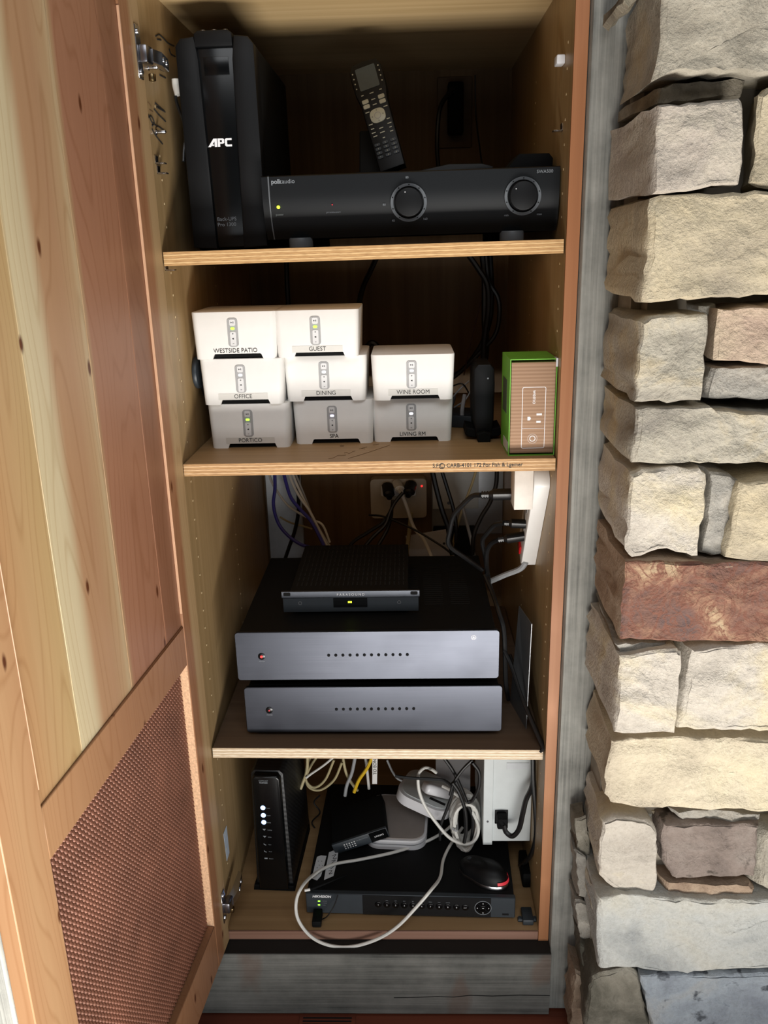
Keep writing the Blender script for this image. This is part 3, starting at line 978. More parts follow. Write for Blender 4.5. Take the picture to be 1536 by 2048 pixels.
prism(bm, [(-0.028, UH - 0.014), (0.026, UH - 0.014), (0.026, UH + 0.003), (0.020, UH + 0.007), (-0.022, UH + 0.007), (-0.028, UH + 0.003)], -0.006, 0.07, 'xz', 0.002, 2)
obj('top_cap', bm, 'black', ups, True)
for x in (-0.016, 0.0, 0.016):
    cobj('button', 'steel_dark', ups, (x, 0.004, UH + 0.0065), 0.0036, 0.0025, axis='z', n=14, bev=0.0006)
bobj('display', 'black_gloss', ups, -0.018, 0.018, -0.0016, 0.0, UH - 0.05, UH - 0.026, bev=0.0005)
q = P(441, 285, Y=0.088)
# brand letters: A with a cut bar, P and C as drawn shapes
LX, LZ = q.x + 0.202 - 0.0175, q.z - 1.3585 - 0.0056
bm = B()
prism(bm, [(0.0, 0), (0.0085, 0.0112), (0.0135, 0.0112), (0.0135, 0), (0.0098, 0), (0.0098, 0.0076), (0.0066, 0.0034), (0.0090, 0.0034), (0.0090, 0.0014), (0.0050, 0.0014), (0.0040, 0)], -0.0014, -0.001, 'xz')
prism(bm, [(0.0145, 0), (0.0145, 0.0112), (0.0222, 0.0112), (0.0240, 0.0100), (0.0240, 0.0052), (0.0222, 0.0040), (0.0178, 0.0040), (0.0178, 0)], -0.0014, -0.001, 'xz')
prism(bm, [(0.0352, 0), (0.0270, 0), (0.0250, 0.0016), (0.0250, 0.0096), (0.0270, 0.0112), (0.0352, 0.0112), (0.0352, 0.0086), (0.0290, 0.0086), (0.0282, 0.0078), (0.0282, 0.0034), (0.0290, 0.0026), (0.0352, 0.0026)], -0.0014, -0.001, 'xz')
bmesh.ops.translate(bm, verts=bm.verts, vec=(LX, 0, LZ))
lg = obj('brand_letters', bm, 'ink_white', fr)
lg['kind'] = 'stuff'
bobj('letter_hole', 'black_gloss', fr, LX + 0.0178, LX + 0.0208, -0.0015, -0.0012, LZ + 0.0062, LZ + 0.0088)
for s_, yy in (('Back-UPS', 438), ('Pro 1300', 449)):
    q = P(454, yy, Y=0.088)
    text(fr, s_, 0.0052, (q.x + 0.202, -0.0013, q.z - 1.3585), 'ink_grey', name='model_lettering')

# white cord and plug hanging between the battery backup and the left side panel
cd_ = cord('power_cable', 'black cord with pale rounded plug beside the tower battery backup', 'cable', 'cord_black',
           [P(352, 172, Y=0.11), P(351, 195, Y=0.105), P(358, 220, Y=0.10), P(366, 240, Y=0.095), P(372, 262, Y=0.105), P(368, 300, Y=0.10), P(367, 323, Y=0.095)], 0.0024)
bm = B()
tube(bm, [P(351, 158, Y=0.108), P(352, 170, Y=0.108), P(355, 182, Y=0.106), P(357, 190, Y=0.105)], 0.006, 10, True, 0.8)
obj('plug', bm, 'cord_white', cd_, True)

# ---- subwoofer amplifier with two knobs
pk = thing('subwoofer_amplifier', 'wide black amplifier with two round ringed knobs on its front', 'amplifier', (0.070, 0.055, 1.3605), (0, -0.008, 0))
PW = 0.214
bm = B()
box(bm, -PW + 0.004, PW - 0.004, 0.022, 0.36, 0.0135, 0.0985, 0.003, 2)
obj('chassis', bm, 'black_metal', pk, True)
bm = B()
prof = [(0.024, 0.0995), (0.002, 0.0995), (0.0, 0.098)]
for i in range(12):     # front bows back toward its lower edge
    t_ = i / 11
    prof.append((0.0 + 0.0125 * max(0, (t_ - 0.30) / 0.7) ** 2, 0.098 - t_ * 0.0715))
prof += [(0.0165, 0.0215), (0.023, 0.0125), (0.026, 0.0125)]
prism(bm, prof, -PW + 0.0115, PW, 'yz')
fp = obj('faceplate', bm, 'polk', pk, True)
bm = B()
prism(bm, prof, -PW, -PW + 0.0092, 'yz')
obj('end_cap', bm, 'polk', pk, True)
bm = B()
prism(bm, [(y_ - 0.0012, z_) for y_, z_ in prof], -PW + 0.0094, -PW + 0.0112, 'yz')
obj('trim_strip', bm, 'ring', pk, True)
for lx in (-0.165, 0.150):
    top = 0.0135
    bot = 0.0002
    bm = B()
    cyl(bm, (lx, 0.030, bot), 0.018, top - bot + 0.0005, 'z', 24, bev=0.0012)
    obj('foot', bm, 'ring', pk, True)
    bm = B()
    cyl(bm, (lx, 0.32, bot), 0.018, top - bot + 0.0005, 'z', 24, bev=0.0012)
    obj('foot', bm, 'ring', pk, True)


def pl(a, b, y=0.0545):
    q = P(a, b, Y=y)
    return q.x - 0.070, q.z - 1.3605


for (a, b), d0 in (((818, 405), 110), ((1046, 394), 140)):
    x, z = pl(a, b)
    bm = B()
    ring(bm, (x, 0.004, z), 0.0222, 0.0262, 0.0065, 48)
    rg = obj('dial_ring', bm, 'ring', pk, True)
    for k_ in range(9):
        an = math.radians(-60 + 37 * k_)
        cobj('dial_dot', 'slot', rg, (x + math.cos(an) * 0.0242, -0.0018, z + math.sin(an) * 0.0242), 0.0010, 0.0009, axis='-y', n=8)
    bm = B()
    cyl(bm, (x, 0.004, z), 0.0208, 0.0175, '-y', 48, r2=0.0196, bev=0.0014)
    kn = obj('knob', bm, 'black', pk, True)
    an = math.radians(d0)
    cobj('knob_mark', 'ink_white', kn, (x + math.cos(an) * 0.0145, -0.0134, z + math.sin(an) * 0.0145), 0.0007, 0.0004, axis='-y', n=8)
x, z = pl(564, 361)
text(fp, 'polk', 0.0058, (x - 0.0005, -0.0004, z), 'ink_grey', align='RIGHT', bold=0.0003, name='brand_lettering')
text(fp, 'audio', 0.0058, (x + 0.0005, -0.0004, z), 'ink_grey', align='LEFT', name='brand_lettering')
for s_, a, b, c_ in (('SWA500', 1091, 345, 0.0044), ('power', 559, 427, 0.0030), ('protection', 667, 422, 0.0034), ('40', 787, 441, 0.003), ('160', 851, 438, 0.003), ('80', 769, 409, 0.003),
                     ('min', 1014, 432, 0.003), ('max', 1080, 430, 0.003), ('80', 815, 355, 0.003)):
    x, z = pl(a, b)
    text(fp, s_, c_, (x, -0.0004 + (0.0045 if b > 420 else 0.0005 if b > 400 else 0), z), 'ink_grey', name='print')
x, z = pl(557, 412)
cobj('power_light', 'led_yellow', fp, (x, 0.003, z), 0.0022, 0.004, axis='-y', n=14)
x, z = pl(665, 408)
cobj('protection_light', 'led_red_dim', fp, (x, 0.003, z), 0.0009, 0.0035, axis='-y', n=10)

# ---- remote control leaning in its charging stand
PT = 1.4605   # top of the amplifier
st = thing('remote_stand', 'black charging stand behind the leaning remote control', 'charging stand', (0.035, 0.222, PT))
bm = B()
box(bm, -0.052, 0.055, -0.040, 0.060, 0.0, 0.010, 0.004, 2)
obj('base', bm, 'black_matte', st, True)
bm = B()
prism(bm, [(-0.010, 0.008), (0.058, 0.008), (0.058, 0.016), (0.048, 0.075), (0.036, 0.078)], -0.046, 0.0, 'yz', 0.002)
obj('back_rest', bm, 'black_matte', st, True)
rm = thing('remote_control', 'long black remote control with grey screen and pale direction pad', 'remote control', (0.044, 0.193, PT + 0.012), (math.radians(-17), math.radians(-16.5), math.radians(-4)))
RL = 0.178
out = [(-0.0205, 0.0), (0.0205, 0.0), (0.0212, 0.060), (0.0218, 0.110), (0.0255, 0.128), (0.0262, 0.150), (0.0255, 0.166), (0.020, 0.176), (0.0, RL),
       (-0.020, 0.176), (-0.0255, 0.166), (-0.0262, 0.150), (-0.0255, 0.128), (-0.0218, 0.110), (-0.0212, 0.060)]
bm = B()
prism(bm, out, -0.009, 0.009, 'xz', 0.0035, 2)
body = obj('body', bm, 'black', rm, True)
bm = B()
prism(bm, rrect(0.032, 0.036, 0.002, 4, 0.0, 0.1495), -0.0096, -0.0088, 'xz')
obj('screen', bm, 'screen', rm)
for i in range(4):
    for s in (-1, 1):
        bm = B()
        cyl(bm, (s * 0.0212, -0.0088, 0.1375 + i * 0.0082), 0.0011, 0.0008, '-y', 10)
        obj('side_key', bm, 'remote_btn', rm)
for s in (-1, 1):
    for zz in (0.1135, 0.1055):
        bm = B()
        prism(bm, rrect(0.0105, 0.0066, 0.0018, 3, s * 0.0132, zz), -0.0105, -0.0088, 'xz', 0.0004)
        obj('rocker_key', bm, 'remote_btn', rm, True)
bm = B()
prism(bm, [(0.0125 * math.copysign(abs(math.cos(a)) ** 0.75, math.cos(a)), 0.0865 + 0.0115 * math.copysign(abs(math.sin(a)) ** 0.75, math.sin(a))) for a in [2 * math.pi * i / 28 for i in range(28)]],
      -0.0108, -0.0088, 'xz', 0.0008, 2)
dp = obj('direction_pad', bm, 'remote_btn', rm, True)
bm = B()
ring(bm, (0, -0.0106, 0.0865), 0.0046, 0.0054, 0.0004, 24)
obj('select_ring', bm, 'grey_dev', dp)
for a_ in range(4):
    an = a_ * math.pi / 2
    cobj('pad_mark', 'ink', dp, (math.cos(an) * 0.0088, -0.0107, 0.0865 + math.sin(an) * 0.0085), 0.0007, 0.0003, axis='-y', n=8)
for (x_, z_, w_) in [(-0.015, 0.1245, 3), (0, 0.124, 5), (0.015, 0.1245, 3), (0, 0.1135, 5), (0, 0.105, 5), (-0.0145, 0.0965, 5), (0.0155, 0.0965, 5), (-0.0145, 0.0765, 5), (0.0145, 0.0765, 4),
                     (-0.0135, 0.069, 4), (0.0145, 0.069, 5), (-0.0135, 0.0625, 5), (0.0145, 0.0625, 3), (0.0, 0.066, 5), (0.0, 0.059, 6), (-0.0125, 0.0565, 5), (0.0145, 0.056, 4), (0.0, 0.050, 3)]:
    bm = B()
    box(bm, x_ - w_ * 0.00065, x_ + w_ * 0.00065, -0.0097, -0.0089, z_ - 0.0007, z_ + 0.0007)
    obj('key_print', bm, 'remote_btn', rm)
for r_ in range(4):
    for c_ in range(3):
        x_, z_ = (c_ - 1) * 0.013, 0.0425 - r_ * 0.0068
        bm = B()
        prism(bm, rrect(0.0098, 0.0050, 0.0018, 3, x_, z_), -0.0100, -0.0088, 'xz', 0.0003)
        kk = obj('number_key', bm, 'black_gloss', rm, True)
        s_ = ['1', '2', '3', '4', '5', '6', '7', '8', '9', '*', '0', '#'][r_ * 3 + c_]
        text(kk, s_, 0.0024, (x_, -0.0102, z_), 'remote_btn', name='digit')

# ---- low black devices lying on the amplifier
bm = B()
prism(bm, [(-0.075, 0.0), (0.073, 0.0), (0.073, 0.012), (0.055, 0.0165), (0.005, 0.017), (-0.045, 0.008)], -0.05, 0.04, 'xz', 0.003, 2)
o = obj('antenna_pad', bm, 'black', None, True)
o.location = (0.126, 0.215, PT)
tag(o, 'low curved black device lying on the amplifier between remote and wall', 'device')
bm = B()
prism(bm, [(-0.036, 0.0), (0.034, 0.0), (0.034, 0.016), (0.028, 0.023), (-0.016, 0.023), (-0.028, 0.010)], -0.04, 0.05, 'xz', 0.003, 2)
o = obj('black_box', bm, 'black_matte', None, True)
o.location = (0.247, 0.145, PT)
tag(o, 'small wedge-shaped black box on the right end of the amplifier', 'box')

# ---- outlet on the back wall of the top compartment
ol = thing('wall_outlet', 'dim outlet plate with black adapter behind the remote control', 'outlet', (0.168, YB, 1.620))
bm = B()
box(bm, -0.036, 0.036, -0.006, 0, -0.068, 0.068, 0.003, 2)
obj('plate', bm, plain('brown_plate', '#6b5844', 0.5), ol, True)
for zz in (0.020, -0.022):
    bm = B()
    prism(bm, rrect(0.032, 0.028, 0.010, 5, 0, zz), -0.008, -0.005, 'xz')
    so = obj('socket', bm, plain('brown_socket', '#5f4e3c', 0.5), ol, True)
    for sx_ in (-0.006, 0.006):
        bobj('slot', 'slot', so, sx_ - 0.001, sx_ + 0.001, -0.0083, -0.0075, zz - 0.002, zz + 0.006)
ad = cord('power_cable', 'black cord with long adapter hanging from the upper back outlet', 'cable', 'cord_black',
          [(0.160, 0.640, 1.655), (0.135, 0.62, 1.62), (0.128, 0.61, 1.55), (0.132, 0.58, 1.48), (0.135, 0.52, 1.42)], 0.0045)
plug(ad, (0.166, 0.686, 1.640), (0.160, 0.640, 1.655), 0.014)
bobj('adapter', 'black_matte', ad, 0.152, 0.184, 0.645, 0.686, 1.575, 1.672, bev=0.004)
cord('power_cable', 'thin black wire hanging down the back wall right of the upper outlet', 'cable', 'cord_black',
     [P(950, 150, Y=0.66), P(952, 230, Y=0.66), P(960, 300, Y=0.62), P(966, 340, Y=0.55)], 0.0016)

# ================================================================== second shelf: white audio boxes
BW, BD, BH = 0.134, 0.136, 0.0732


def audio_box(name_text, px_c, yf, z, label, led, tape=True, rz=0.0, first=[None]):
    xc = P(px_c, 700, Y=yf).x if z > ZB + 0.1 else P(px_c, 840 if z < ZB + 0.02 else 760, Y=yf).x
    t = thing('audio_player', label, 'audio box', (xc, yf, z), (0, 0, rz), 'white labelled audio boxes on the second shelf')
    if first[0] is None:
        bm = B()
        w_ = BW / 2
        t2 = bmesh.new()
        out_ = [(-w_ + 0.003, 0.0), (-0.0375, 0.0), (-0.0345, 0.0072), (-0.0325, 0.0082), (0.0385, 0.0082), (0.0405, 0.0072), (0.0435, 0.0), (w_ - 0.003, 0.0), (w_, BH), (-w_, BH)]
        a_ = [t2.verts.new((p[0], 0, p[1])) for p in out_]
        b_ = [t2.verts.new((p[0], BD, p[1])) for p in out_]
        t2.faces.new(a_)
        t2.faces.new(b_[::-1])
        for i in range(len(out_)):
            t2.faces.new((a_[i], b_[i], b_[(i + 1) % len(out_)], a_[(i + 1) % len(out_)]))
        bmesh.ops.recalc_face_normals(t2, faces=t2.faces)
        ed = [e for e in t2.edges if abs((e.verts[0].co - e.verts[1].co).z) > 0.03]
        bmesh.ops.bevel(t2, geom=ed, offset=0.010, segments=5, profile=0.5, affect='EDGES')
        ed = [e for e in t2.edges if all(abs(v.co.z - BH) < 1e-6 for v in e.verts) and len(e.link_faces) == 2]
        bmesh.ops.bevel(t2, geom=ed, offset=0.0014, segments=2, profile=0.5, affect='EDGES')
        put(bm, t2)
        me_ = {}
        o = obj('body', bm, 'white', t, True)
        me_['body'] = o.data
        o = bobj('base', 'black_matte', t, -0.050, 0.050, 0.006, BD - 0.01, 0.0012, 0.0080)  # black block filling the notch, painting in its shaded inside
        me_['base'] = o.data
        bm = B()
        prism(bm, rrect(0.0165, 0.0445, 0.0048, 5, -0.002, BH - 0.0318), -0.0009, 0.001, 'xz', 0.0003)
        o = obj('control_panel', bm, 'grey_pill', t, True)
        me_['panel'] = o.data
        pan = o
        bm = B()
        prism(bm, rrect(0.0095, 0.0098, 0.0020, 4, -0.002, BH - 0.0165), -0.0016, 0.0, 'xz', 0.0003)
        me_['play'] = obj('play_button', bm, 'button_white', pan, True).data
        bm = B()
        prism(bm, rrect(0.0095, 0.0220, 0.0020, 4, -0.002, BH - 0.0415), -0.0016, 0.0, 'xz', 0.0003)
        me_['vol'] = obj('volume_rocker', bm, 'button_white', pan, True).data
        bm = B()
        x_, z_ = -0.002, BH - 0.0165
        prism(bm, [(x_ - 0.0022, z_ - 0.0013), (x_ - 0.0022, z_ + 0.0013), (x_ + 0.0001, z_)], -0.0018, -0.0015, 'xz')
        for q_ in (0.0006, 0.0016):
            box(bm, x_ + q_, x_ + q_ + 0.0006, -0.0018, -0.0015, z_ - 0.0013, z_ + 0.0013)
        z_ = BH - 0.0338
        box(bm, x_ - 0.0012, x_ + 0.0012, -0.0018, -0.0015, z_ - 0.0003, z_ + 0.0003)
        box(bm, x_ - 0.0003, x_ + 0.0003, -0.0018, -0.0015, z_ - 0.0012, z_ + 0.0012)
        z_ = BH - 0.0492
        box(bm, x_ - 0.0011, x_ + 0.0011, -0.0018, -0.0015, z_ - 0.0003, z_ + 0.0003)
        z_ = BH - 0.0415
        prism(bm, [(x_ - 0.0014, z_ - 0.0006), (x_ + 0.0012, z_ - 0.0012), (x_ + 0.0012, z_ + 0.0012), (x_ - 0.0014, z_ + 0.0006)], -0.0018, -0.0015, 'xz')
        o = obj('button_symbols', bm, 'ink', pan)
        o['kind'] = 'stuff'
        me_['sym'] = o.data
        bm = B()
        box(bm, -0.024, 0.024, 0.0, 0.0022, -0.0004, 0.0002)
        me_['slit'] = None
        bm.free()
        first[0] = me_
    else:
        me_ = first[0]
        def inst(n_, m_, par):
            o_ = bpy.data.objects.new(n_, m_)
            COL.objects.link(o_)
            o_.parent = par
            return o_
        inst('body', me_['body'], t)
        inst('base', me_['base'], t)
        pan = inst('control_panel', me_['panel'], t)
        inst('play_button', me_['play'], pan)
        inst('volume_rocker', me_['vol'], pan)
        s_ = inst('button_symbols', me_['sym'], pan)
        s_['kind'] = 'stuff'
    bm = B()
    prism(bm, rrect(0.0062, 0.0036, 0.0016, 4, -0.002, BH - 0.0258), -0.0014, -0.0004, 'xz')
    obj('status_light', bm, led, pan)
    if tape:
        tp = bobj('label_tape', 'tape', t, -0.040, 0.040, -0.0004, 0.0003, BH - 0.0655, BH - 0.0552)
        par = tp
    else:
        par = t
    text(par, name_text, 0.0066, (0.0, -0.0006, BH - 0.0602), 'ink', name='name_lettering', sx=0.95)
    return t


z1, z2, z3 = ZB, ZB + BH, ZB + 2 * BH
audio_box('PORTICO', 498, 0.105, z1, 'white audio box labelled PORTICO, on the shelf with a green light', 'led_green')
audio_box('SPA', 667, 0.126, z1, 'white audio box labelled SPA at the bottom of the middle stack', 'led_purple', False)
audio_box('LIVING RM', 825, 0.132, z1, 'white audio box labelled LIVING RM under the WINE ROOM one', 'led_white', False)
audio_box('OFFICE', 484, 0.100, z2, 'white audio box labelled OFFICE in the middle of the left stack', 'led_white')
audio_box('DINING', 651, 0.118, z2, 'white audio box labelled DINING in the middle of its stack', 'led_white')
audio_box('WINE ROOM', 826, 0.112, z2, 'white audio box labelled WINE ROOM, topmost of the right stack', 'led_white')
audio_box('WESTSIDE PATIO', 471, 0.098, z3, 'white audio box labelled WESTSIDE PATIO on top of the left stack', 'led_green', False)
audio_box('GUEST', 635, 0.100, z3, 'white audio box labelled GUEST on top of the middle stack', 'led_green')

# dark round plug by the left stack
pg = cord('power_cable', 'dark cord with round plug squeezed between left audio stack and cabinet side', 'cable', 'cord_black',
          [(-0.279, 0.135, 1.150), (-0.2795, 0.17, 1.12), (-0.279, 0.23, 1.08), (-0.272, 0.29, 1.051)], 0.0030)
bm = B()
cyl(bm, (-0.2855, 0.135, 1.168), 0.026, 0.008, 'x', 24, bev=0.003)
obj('plug', bm, 'charcoal', pg, True)

# ---- cords on the back wall of the second compartment
cord('speaker_cable', 'black cable dropping down the back wall behind the WESTSIDE PATIO box', 'cable', 'cord_black',
     [P(572, 480, Y=0.64), P(574, 560, Y=0.64), P(577, 620, Y=0.63), P(578, 700, Y=0.60), P(572, 800, Y=0.55)], 0.0055)
cord('speaker_cable', 'black cable curving down the back wall behind the GUEST box', 'cable', 'cord_black',
     [P(760, 500, Y=0.64), P(742, 540, Y=0.64), P(726, 575, Y=0.63), P(718, 615, Y=0.62), P(716, 690, Y=0.58), P(720, 800, Y=0.5)], 0.0055)
cord('speaker_cable', 'black cable loop showing just above the WINE ROOM box', 'cable', 'cord_black',
     [P(720, 715, Y=0.42), P(736, 692, Y=0.42), P(745, 686, Y=0.42), P(756, 696, Y=0.42), P(766, 716, Y=0.42)], 0.006)
BUN = [([(930, 500), (958, 540), (974, 570), (976, 620), (968, 680), (966, 740)], 0.0055, 'leftmost black cord of the bundle behind the slim black device'),
       ([(972, 500), (978, 560), (996, 595), (999, 630), (990, 670), (960, 705), (925, 740), (900, 760)], 0.0045, 'black cord bulging farthest right in the bundle behind the slim device'),
       ([(965, 500), (970, 560), (970, 640), (972, 700), (965, 740)], 0.007, 'thick straight black cord in the bundle behind the slim device'),
       ([(980, 500), (984, 580), (980, 640), (962, 690), (930, 735), (905, 752)], 0.005, 'black cord sweeping from the bundle toward the WINE ROOM box')]
for i, (pp, r_, lb) in enumerate(BUN):
    cord('speaker_cable', lb, 'cable', 'cord_black', [P(a, b, Y=0.44 + 0.02 * i) for a, b in pp], r_)
cord('speaker_cable', 'thin reddish wire running down beside the black cord bundle', 'wire', plain('cord_rust', '#3b1c12', 0.6),
     [P(962, 600, Y=0.47), P(950, 650, Y=0.47), P(938, 700, Y=0.46), P(928, 750, Y=0.42)], 0.0012)

# tangle of small plugs and a dark box behind the slim device
bb = thing('media_converter', 'small dark box with plugs on the shelf behind the slim black device', 'box', (0.155, 0.255, ZB), (0, 0, math.radians(-20)))
bobj('body', 'charcoal', bb, -0.045, 0.045, -0.02, 0.06, 0.0, 0.022, bev=0.002)
for i, mt in enumerate(('steel_dark', 'charcoal', 'cord_grey', 'steel_dark')):
    bm = B()
    tube(bm, [(-0.034 + i * 0.021, -0.016, 0.022), (-0.034 + i * 0.021, -0.014, 0.034), (-0.030 + i * 0.019, 0.0, 0.048 + 0.004 * i)], 0.0036, 8)
    obj('plug', bm, mt, bb, True)
for i, (a, b, c_) in enumerate((((905, 772), (925, 768), (940, 790)), ((900, 800), (920, 778), (938, 762)), ((908, 815), (930, 800), (945, 775)))):
    cord('signal_wire', ['thin grey wire tangled right of the WINE ROOM box, upper', 'thin grey wire tangled right of the WINE ROOM box, crossing', 'thin grey wire tangled right of the WINE ROOM box, lower'][i],
         'wire', 'cord_grey' if i else 'cord_black', [P(*a, Y=0.26), P(*b, Y=0.25), P(*c_, Y=0.265)], 0.0014)

# ---- slim black device on a cross foot
sd = thing('slim_router', 'slim upright black device on a crossed foot beside the green box', 'router', (0.186, 0.122, ZB))
bm = B()
prism(bm, [(-0.013, 0.006), (0.013, 0.006), (0.0165, 0.035), (0.0175, 0.090), (0.0165, 0.118), (0.010, 0.126), (-0.010, 0.126), (-0.0165, 0.118), (-0.0175, 0.090), (-0.0165, 0.035)], 0.008, 0.085, 'xz', 0.004, 2)
obj('body', bm, 'black', sd, True)
bm = B()
prism(bm, [(-0.030, 0.010), (-0.026, 0.006), (-0.012, 0.004), (-0.010, 0.0), (0.010, 0.0), (0.012, 0.004), (0.026, 0.006), (0.030, 0.010), (0.028, 0.022), (0.014, 0.019), (-0.014, 0.019), (-0.028, 0.022)], 0.012, 0.070, 'xz', 0.002)
obj('cross_foot', bm, 'black_matte', sd, True)
bm = B()
prism(bm, [(-0.010, 0.0), (0.010, 0.0), (0.012, 0.014), (0.0, 0.018), (-0.012, 0.014)], -0.006, 0.014, 'xz', 0.002)
obj('toe', bm, 'black_matte', sd, True)
cobj('indicator', 'ink_grey', sd, (0.006, 0.009, 0.103), 0.0014, 0.0015, axis='-y', n=10)

# ---- smart plug package
wb = thing('product_box', 'green sleeve box with ribbed brown cardboard front standing on the shelf', 'box', (0.2495, 0.022, ZB), (0, 0, math.radians(1.0)))
WX, WZ, WY = 0.0350, 0.147, 0.092
bm = B()
t_ = 0.0012
box(bm, -WX, -WX + t_, 0, WY, 0.0, WZ)
box(bm, WX - t_, WX, 0, WY, 0.0, WZ)
box(bm, -WX + t_, WX - t_, 0, WY, WZ - t_, WZ)
box(bm, -WX + t_, WX - t_, 0, WY, 0, t_)
obj('sleeve', bm, 'green_box', wb)
bobj('inner_tray', 'kraft', wb, -WX + 0.0022, WX - 0.0018, 0.0003, WY - 0.002, 0.004, WZ - 0.005, bev=0.0008)
bobj('side_print', 'green_dk', wb, -WX - 0.0004, -WX + 0.0002, 0.030, 0.075, 0.060, 0.112)
bobj('side_print', 'white_dev', wb, -WX - 0.0004, -WX + 0.0002, 0.010, 0.060, 0.004, 0.020)
bobj('seal_label', 'white_dev', wb, WX - 0.0022, WX + 0.0008, -0.0006, 0.016, WZ - 0.012, WZ + 0.0006, label='white sticker on the top right corner')
fy = 0.0002
def wl(px, py):
    return (px - 1022) / 95 * 0.07 - 0.035, (912 - py) / 194 * 0.147
def wrect(name, mat, p0, p1):
    (x0, z0), (x1, z1_) = wl(*p0), wl(*p1)
    bobj(name, mat, wb, min(x0, x1), max(x0, x1), fy - 0.0002, fy, min(z0, z1_), max(z0, z1_))
cx_, cz2 = wl(1072, 835)
W2, H2 = 0.0354, 0.094
bm = B()
va = [bm.verts.new((p[0], fy, p[1])) for p in rrect(W2, H2, 0.0025, 4, cx_, cz2)]
vb = [bm.verts.new((p[0], fy, p[1])) for p in rrect(W2 - 0.0016, H2 - 0.0016, 0.0018, 4, cx_, cz2)]
for i in range(len(va)):
    bm.faces.new((va[i], va[(i + 1) % len(va)], vb[(i + 1) % len(vb)], vb[i]))
obj('printed_frame', bm, 'ink_white', wb)
x_, z_ = wl(1073, 793)
text(wb, 'wemo', 0.0058, (x_, fy, z_), 'ink_white', rot=(math.pi / 2, math.pi / 2, 0), name='brand_lettering', sx=1.0)
wrect('slot_print', 'ink_white', (1078, 826), (1089, 830))
wrect('slot_print', 'ink_white', (1078, 841), (1087, 845))
wrect('divider_print', 'ink_white', (1049, 856), (1094, 856.6))
bm = B()
gx, gz = wl(1063, 836)
prism(bm, [(gx - 0.0024, gz - 0.0028), (gx + 0.0012, gz - 0.0028), (gx + 0.0028, gz), (gx + 0.0012, gz + 0.0028), (gx - 0.0024, gz + 0.0028)], fy - 0.0002, fy, 'xz')
obj('ground_print', bm, 'ink_white', wb)
rx, rz_ = wl(1071, 877)
for r0, r1, mt in ((0.0036, 0.0046, 'ink_white'), (0.0070, 0.0073, 'ink_white')):
    bm = B()
    ring(bm, (rx, fy, rz_), r0, r1, 0.0002, 28)
    obj('button_print', bm, mt, wb)

# ================================================================== third compartment: wall plates, outlets, cords
bm = B()
box(bm, -0.281, -0.196, YB - 0.010, YB, 0.60, 1.02, 0.001, 1)
tag(obj('wall_raceway', bm, 'grey_plate'), 'grey metal raceway strip up the back left corner behind the cords', 'raceway')
gp = thing('electrical_panel', 'grey metal panel on the back wall in the right corner', 'panel', (0.200, YB, 0.80))
bobj('cover', 'grey_plate', gp, -0.085, 0.084, -0.008, 0, -0.11, 0.22, bev=0.001)
bobj('door_plate', 'grey_box', gp, -0.083, 0.026, -0.012, -0.008, -0.045, 0.21, bev=0.0012)
cobj('screw', 'steel_dark', gp, (-0.045, -0.0118, -0.030), 0.004, 0.0012, axis='-y', n=12)

# surge tap on the back wall
sp = thing('surge_tap', 'beige wall surge tap with red light behind the shelf edge', 'surge protector', (0.036, YB, 0.788))
bm = B()
box(bm, -0.066, 0.066, -0.030, 0, -0.048, 0.048, 0.009, 3, 'y')
obj('body', bm, plain('aged_white', '#b9ad98', 0.45), sp, True)
cobj('power_light', 'led_red', sp, (0.055, -0.029, 0.030), 0.0022, 0.002, axis='-y', n=12)
for a_ in (-0.03, 0.0, 0.03):
    bm = B()
    prism(bm, rrect(0.022, 0.026, 0.004, 4, a_, 0.020), -0.032, -0.029, 'xz')
    obj('socket', bm, 'white', sp, True)
CP = [([(786, 1000), (782, 1020), (765, 1045), (735, 1065), (705, 1085), (690, 1110)], 'black cord from the left socket of the surge tap', (775, 972)),
      ([(806, 985), (790, 1005), (780, 1025), (770, 1050), (745, 1075), (720, 1105)], 'black cord crossing from the right socket of the surge tap', (822, 968)),
      ([(784, 1012), (782, 1035), (774, 1060), (760, 1085), (745, 1110)], 'black cord hanging straight below the left surge tap plug', None)]
for i, (pp, lb, pq) in enumerate(CP):
    pts = [P(a, b, Y=0.60 - 0.012 * j) for j, (a, b) in enumerate(pp)]
    o = cord('power_cable', lb, 'cable', 'cord_black', pts, 0.0042)
    if pq:
        a_ = P(*pq, Y=0.660)
        plug(o, a_, P(pq[0] + (4 if i == 0 else -6), pq[1] + 24, Y=0.615), 0.014)
wc = cord('power_cable', 'white cord hanging from the middle of the surge tap', 'cable', 'cord_white',
          [P(802, 985, Y=0.615), P(812, 1010, Y=0.61), P(828, 1055, Y=0.60), P(848, 1080, Y=0.56), P(866, 1120, Y=0.50)], 0.0040)
plug(wc, P(794, 966, Y=0.66), P(802, 985, Y=0.615), 0.012, 'cord_white')
cord('power_cable', 'pale cord hanging straight down below the surge tap', 'cable', 'cord_beige',
     [P(822, 1025, Y=0.655), P(819, 1060, Y=0.65), P(814, 1100, Y=0.63), P(812, 1140, Y=0.58)], 0.0050)
cord('signal_wire', 'thin black wire slanting from the surge tap to the right amplifier corner', 'wire', 'cord_black',
     [P(738, 1030, Y=0.60), P(770, 1034, Y=0.58), P(830, 1060, Y=0.54), P(880, 1090, Y=0.50), P(900, 1105, Y=0.47)], 0.0024)

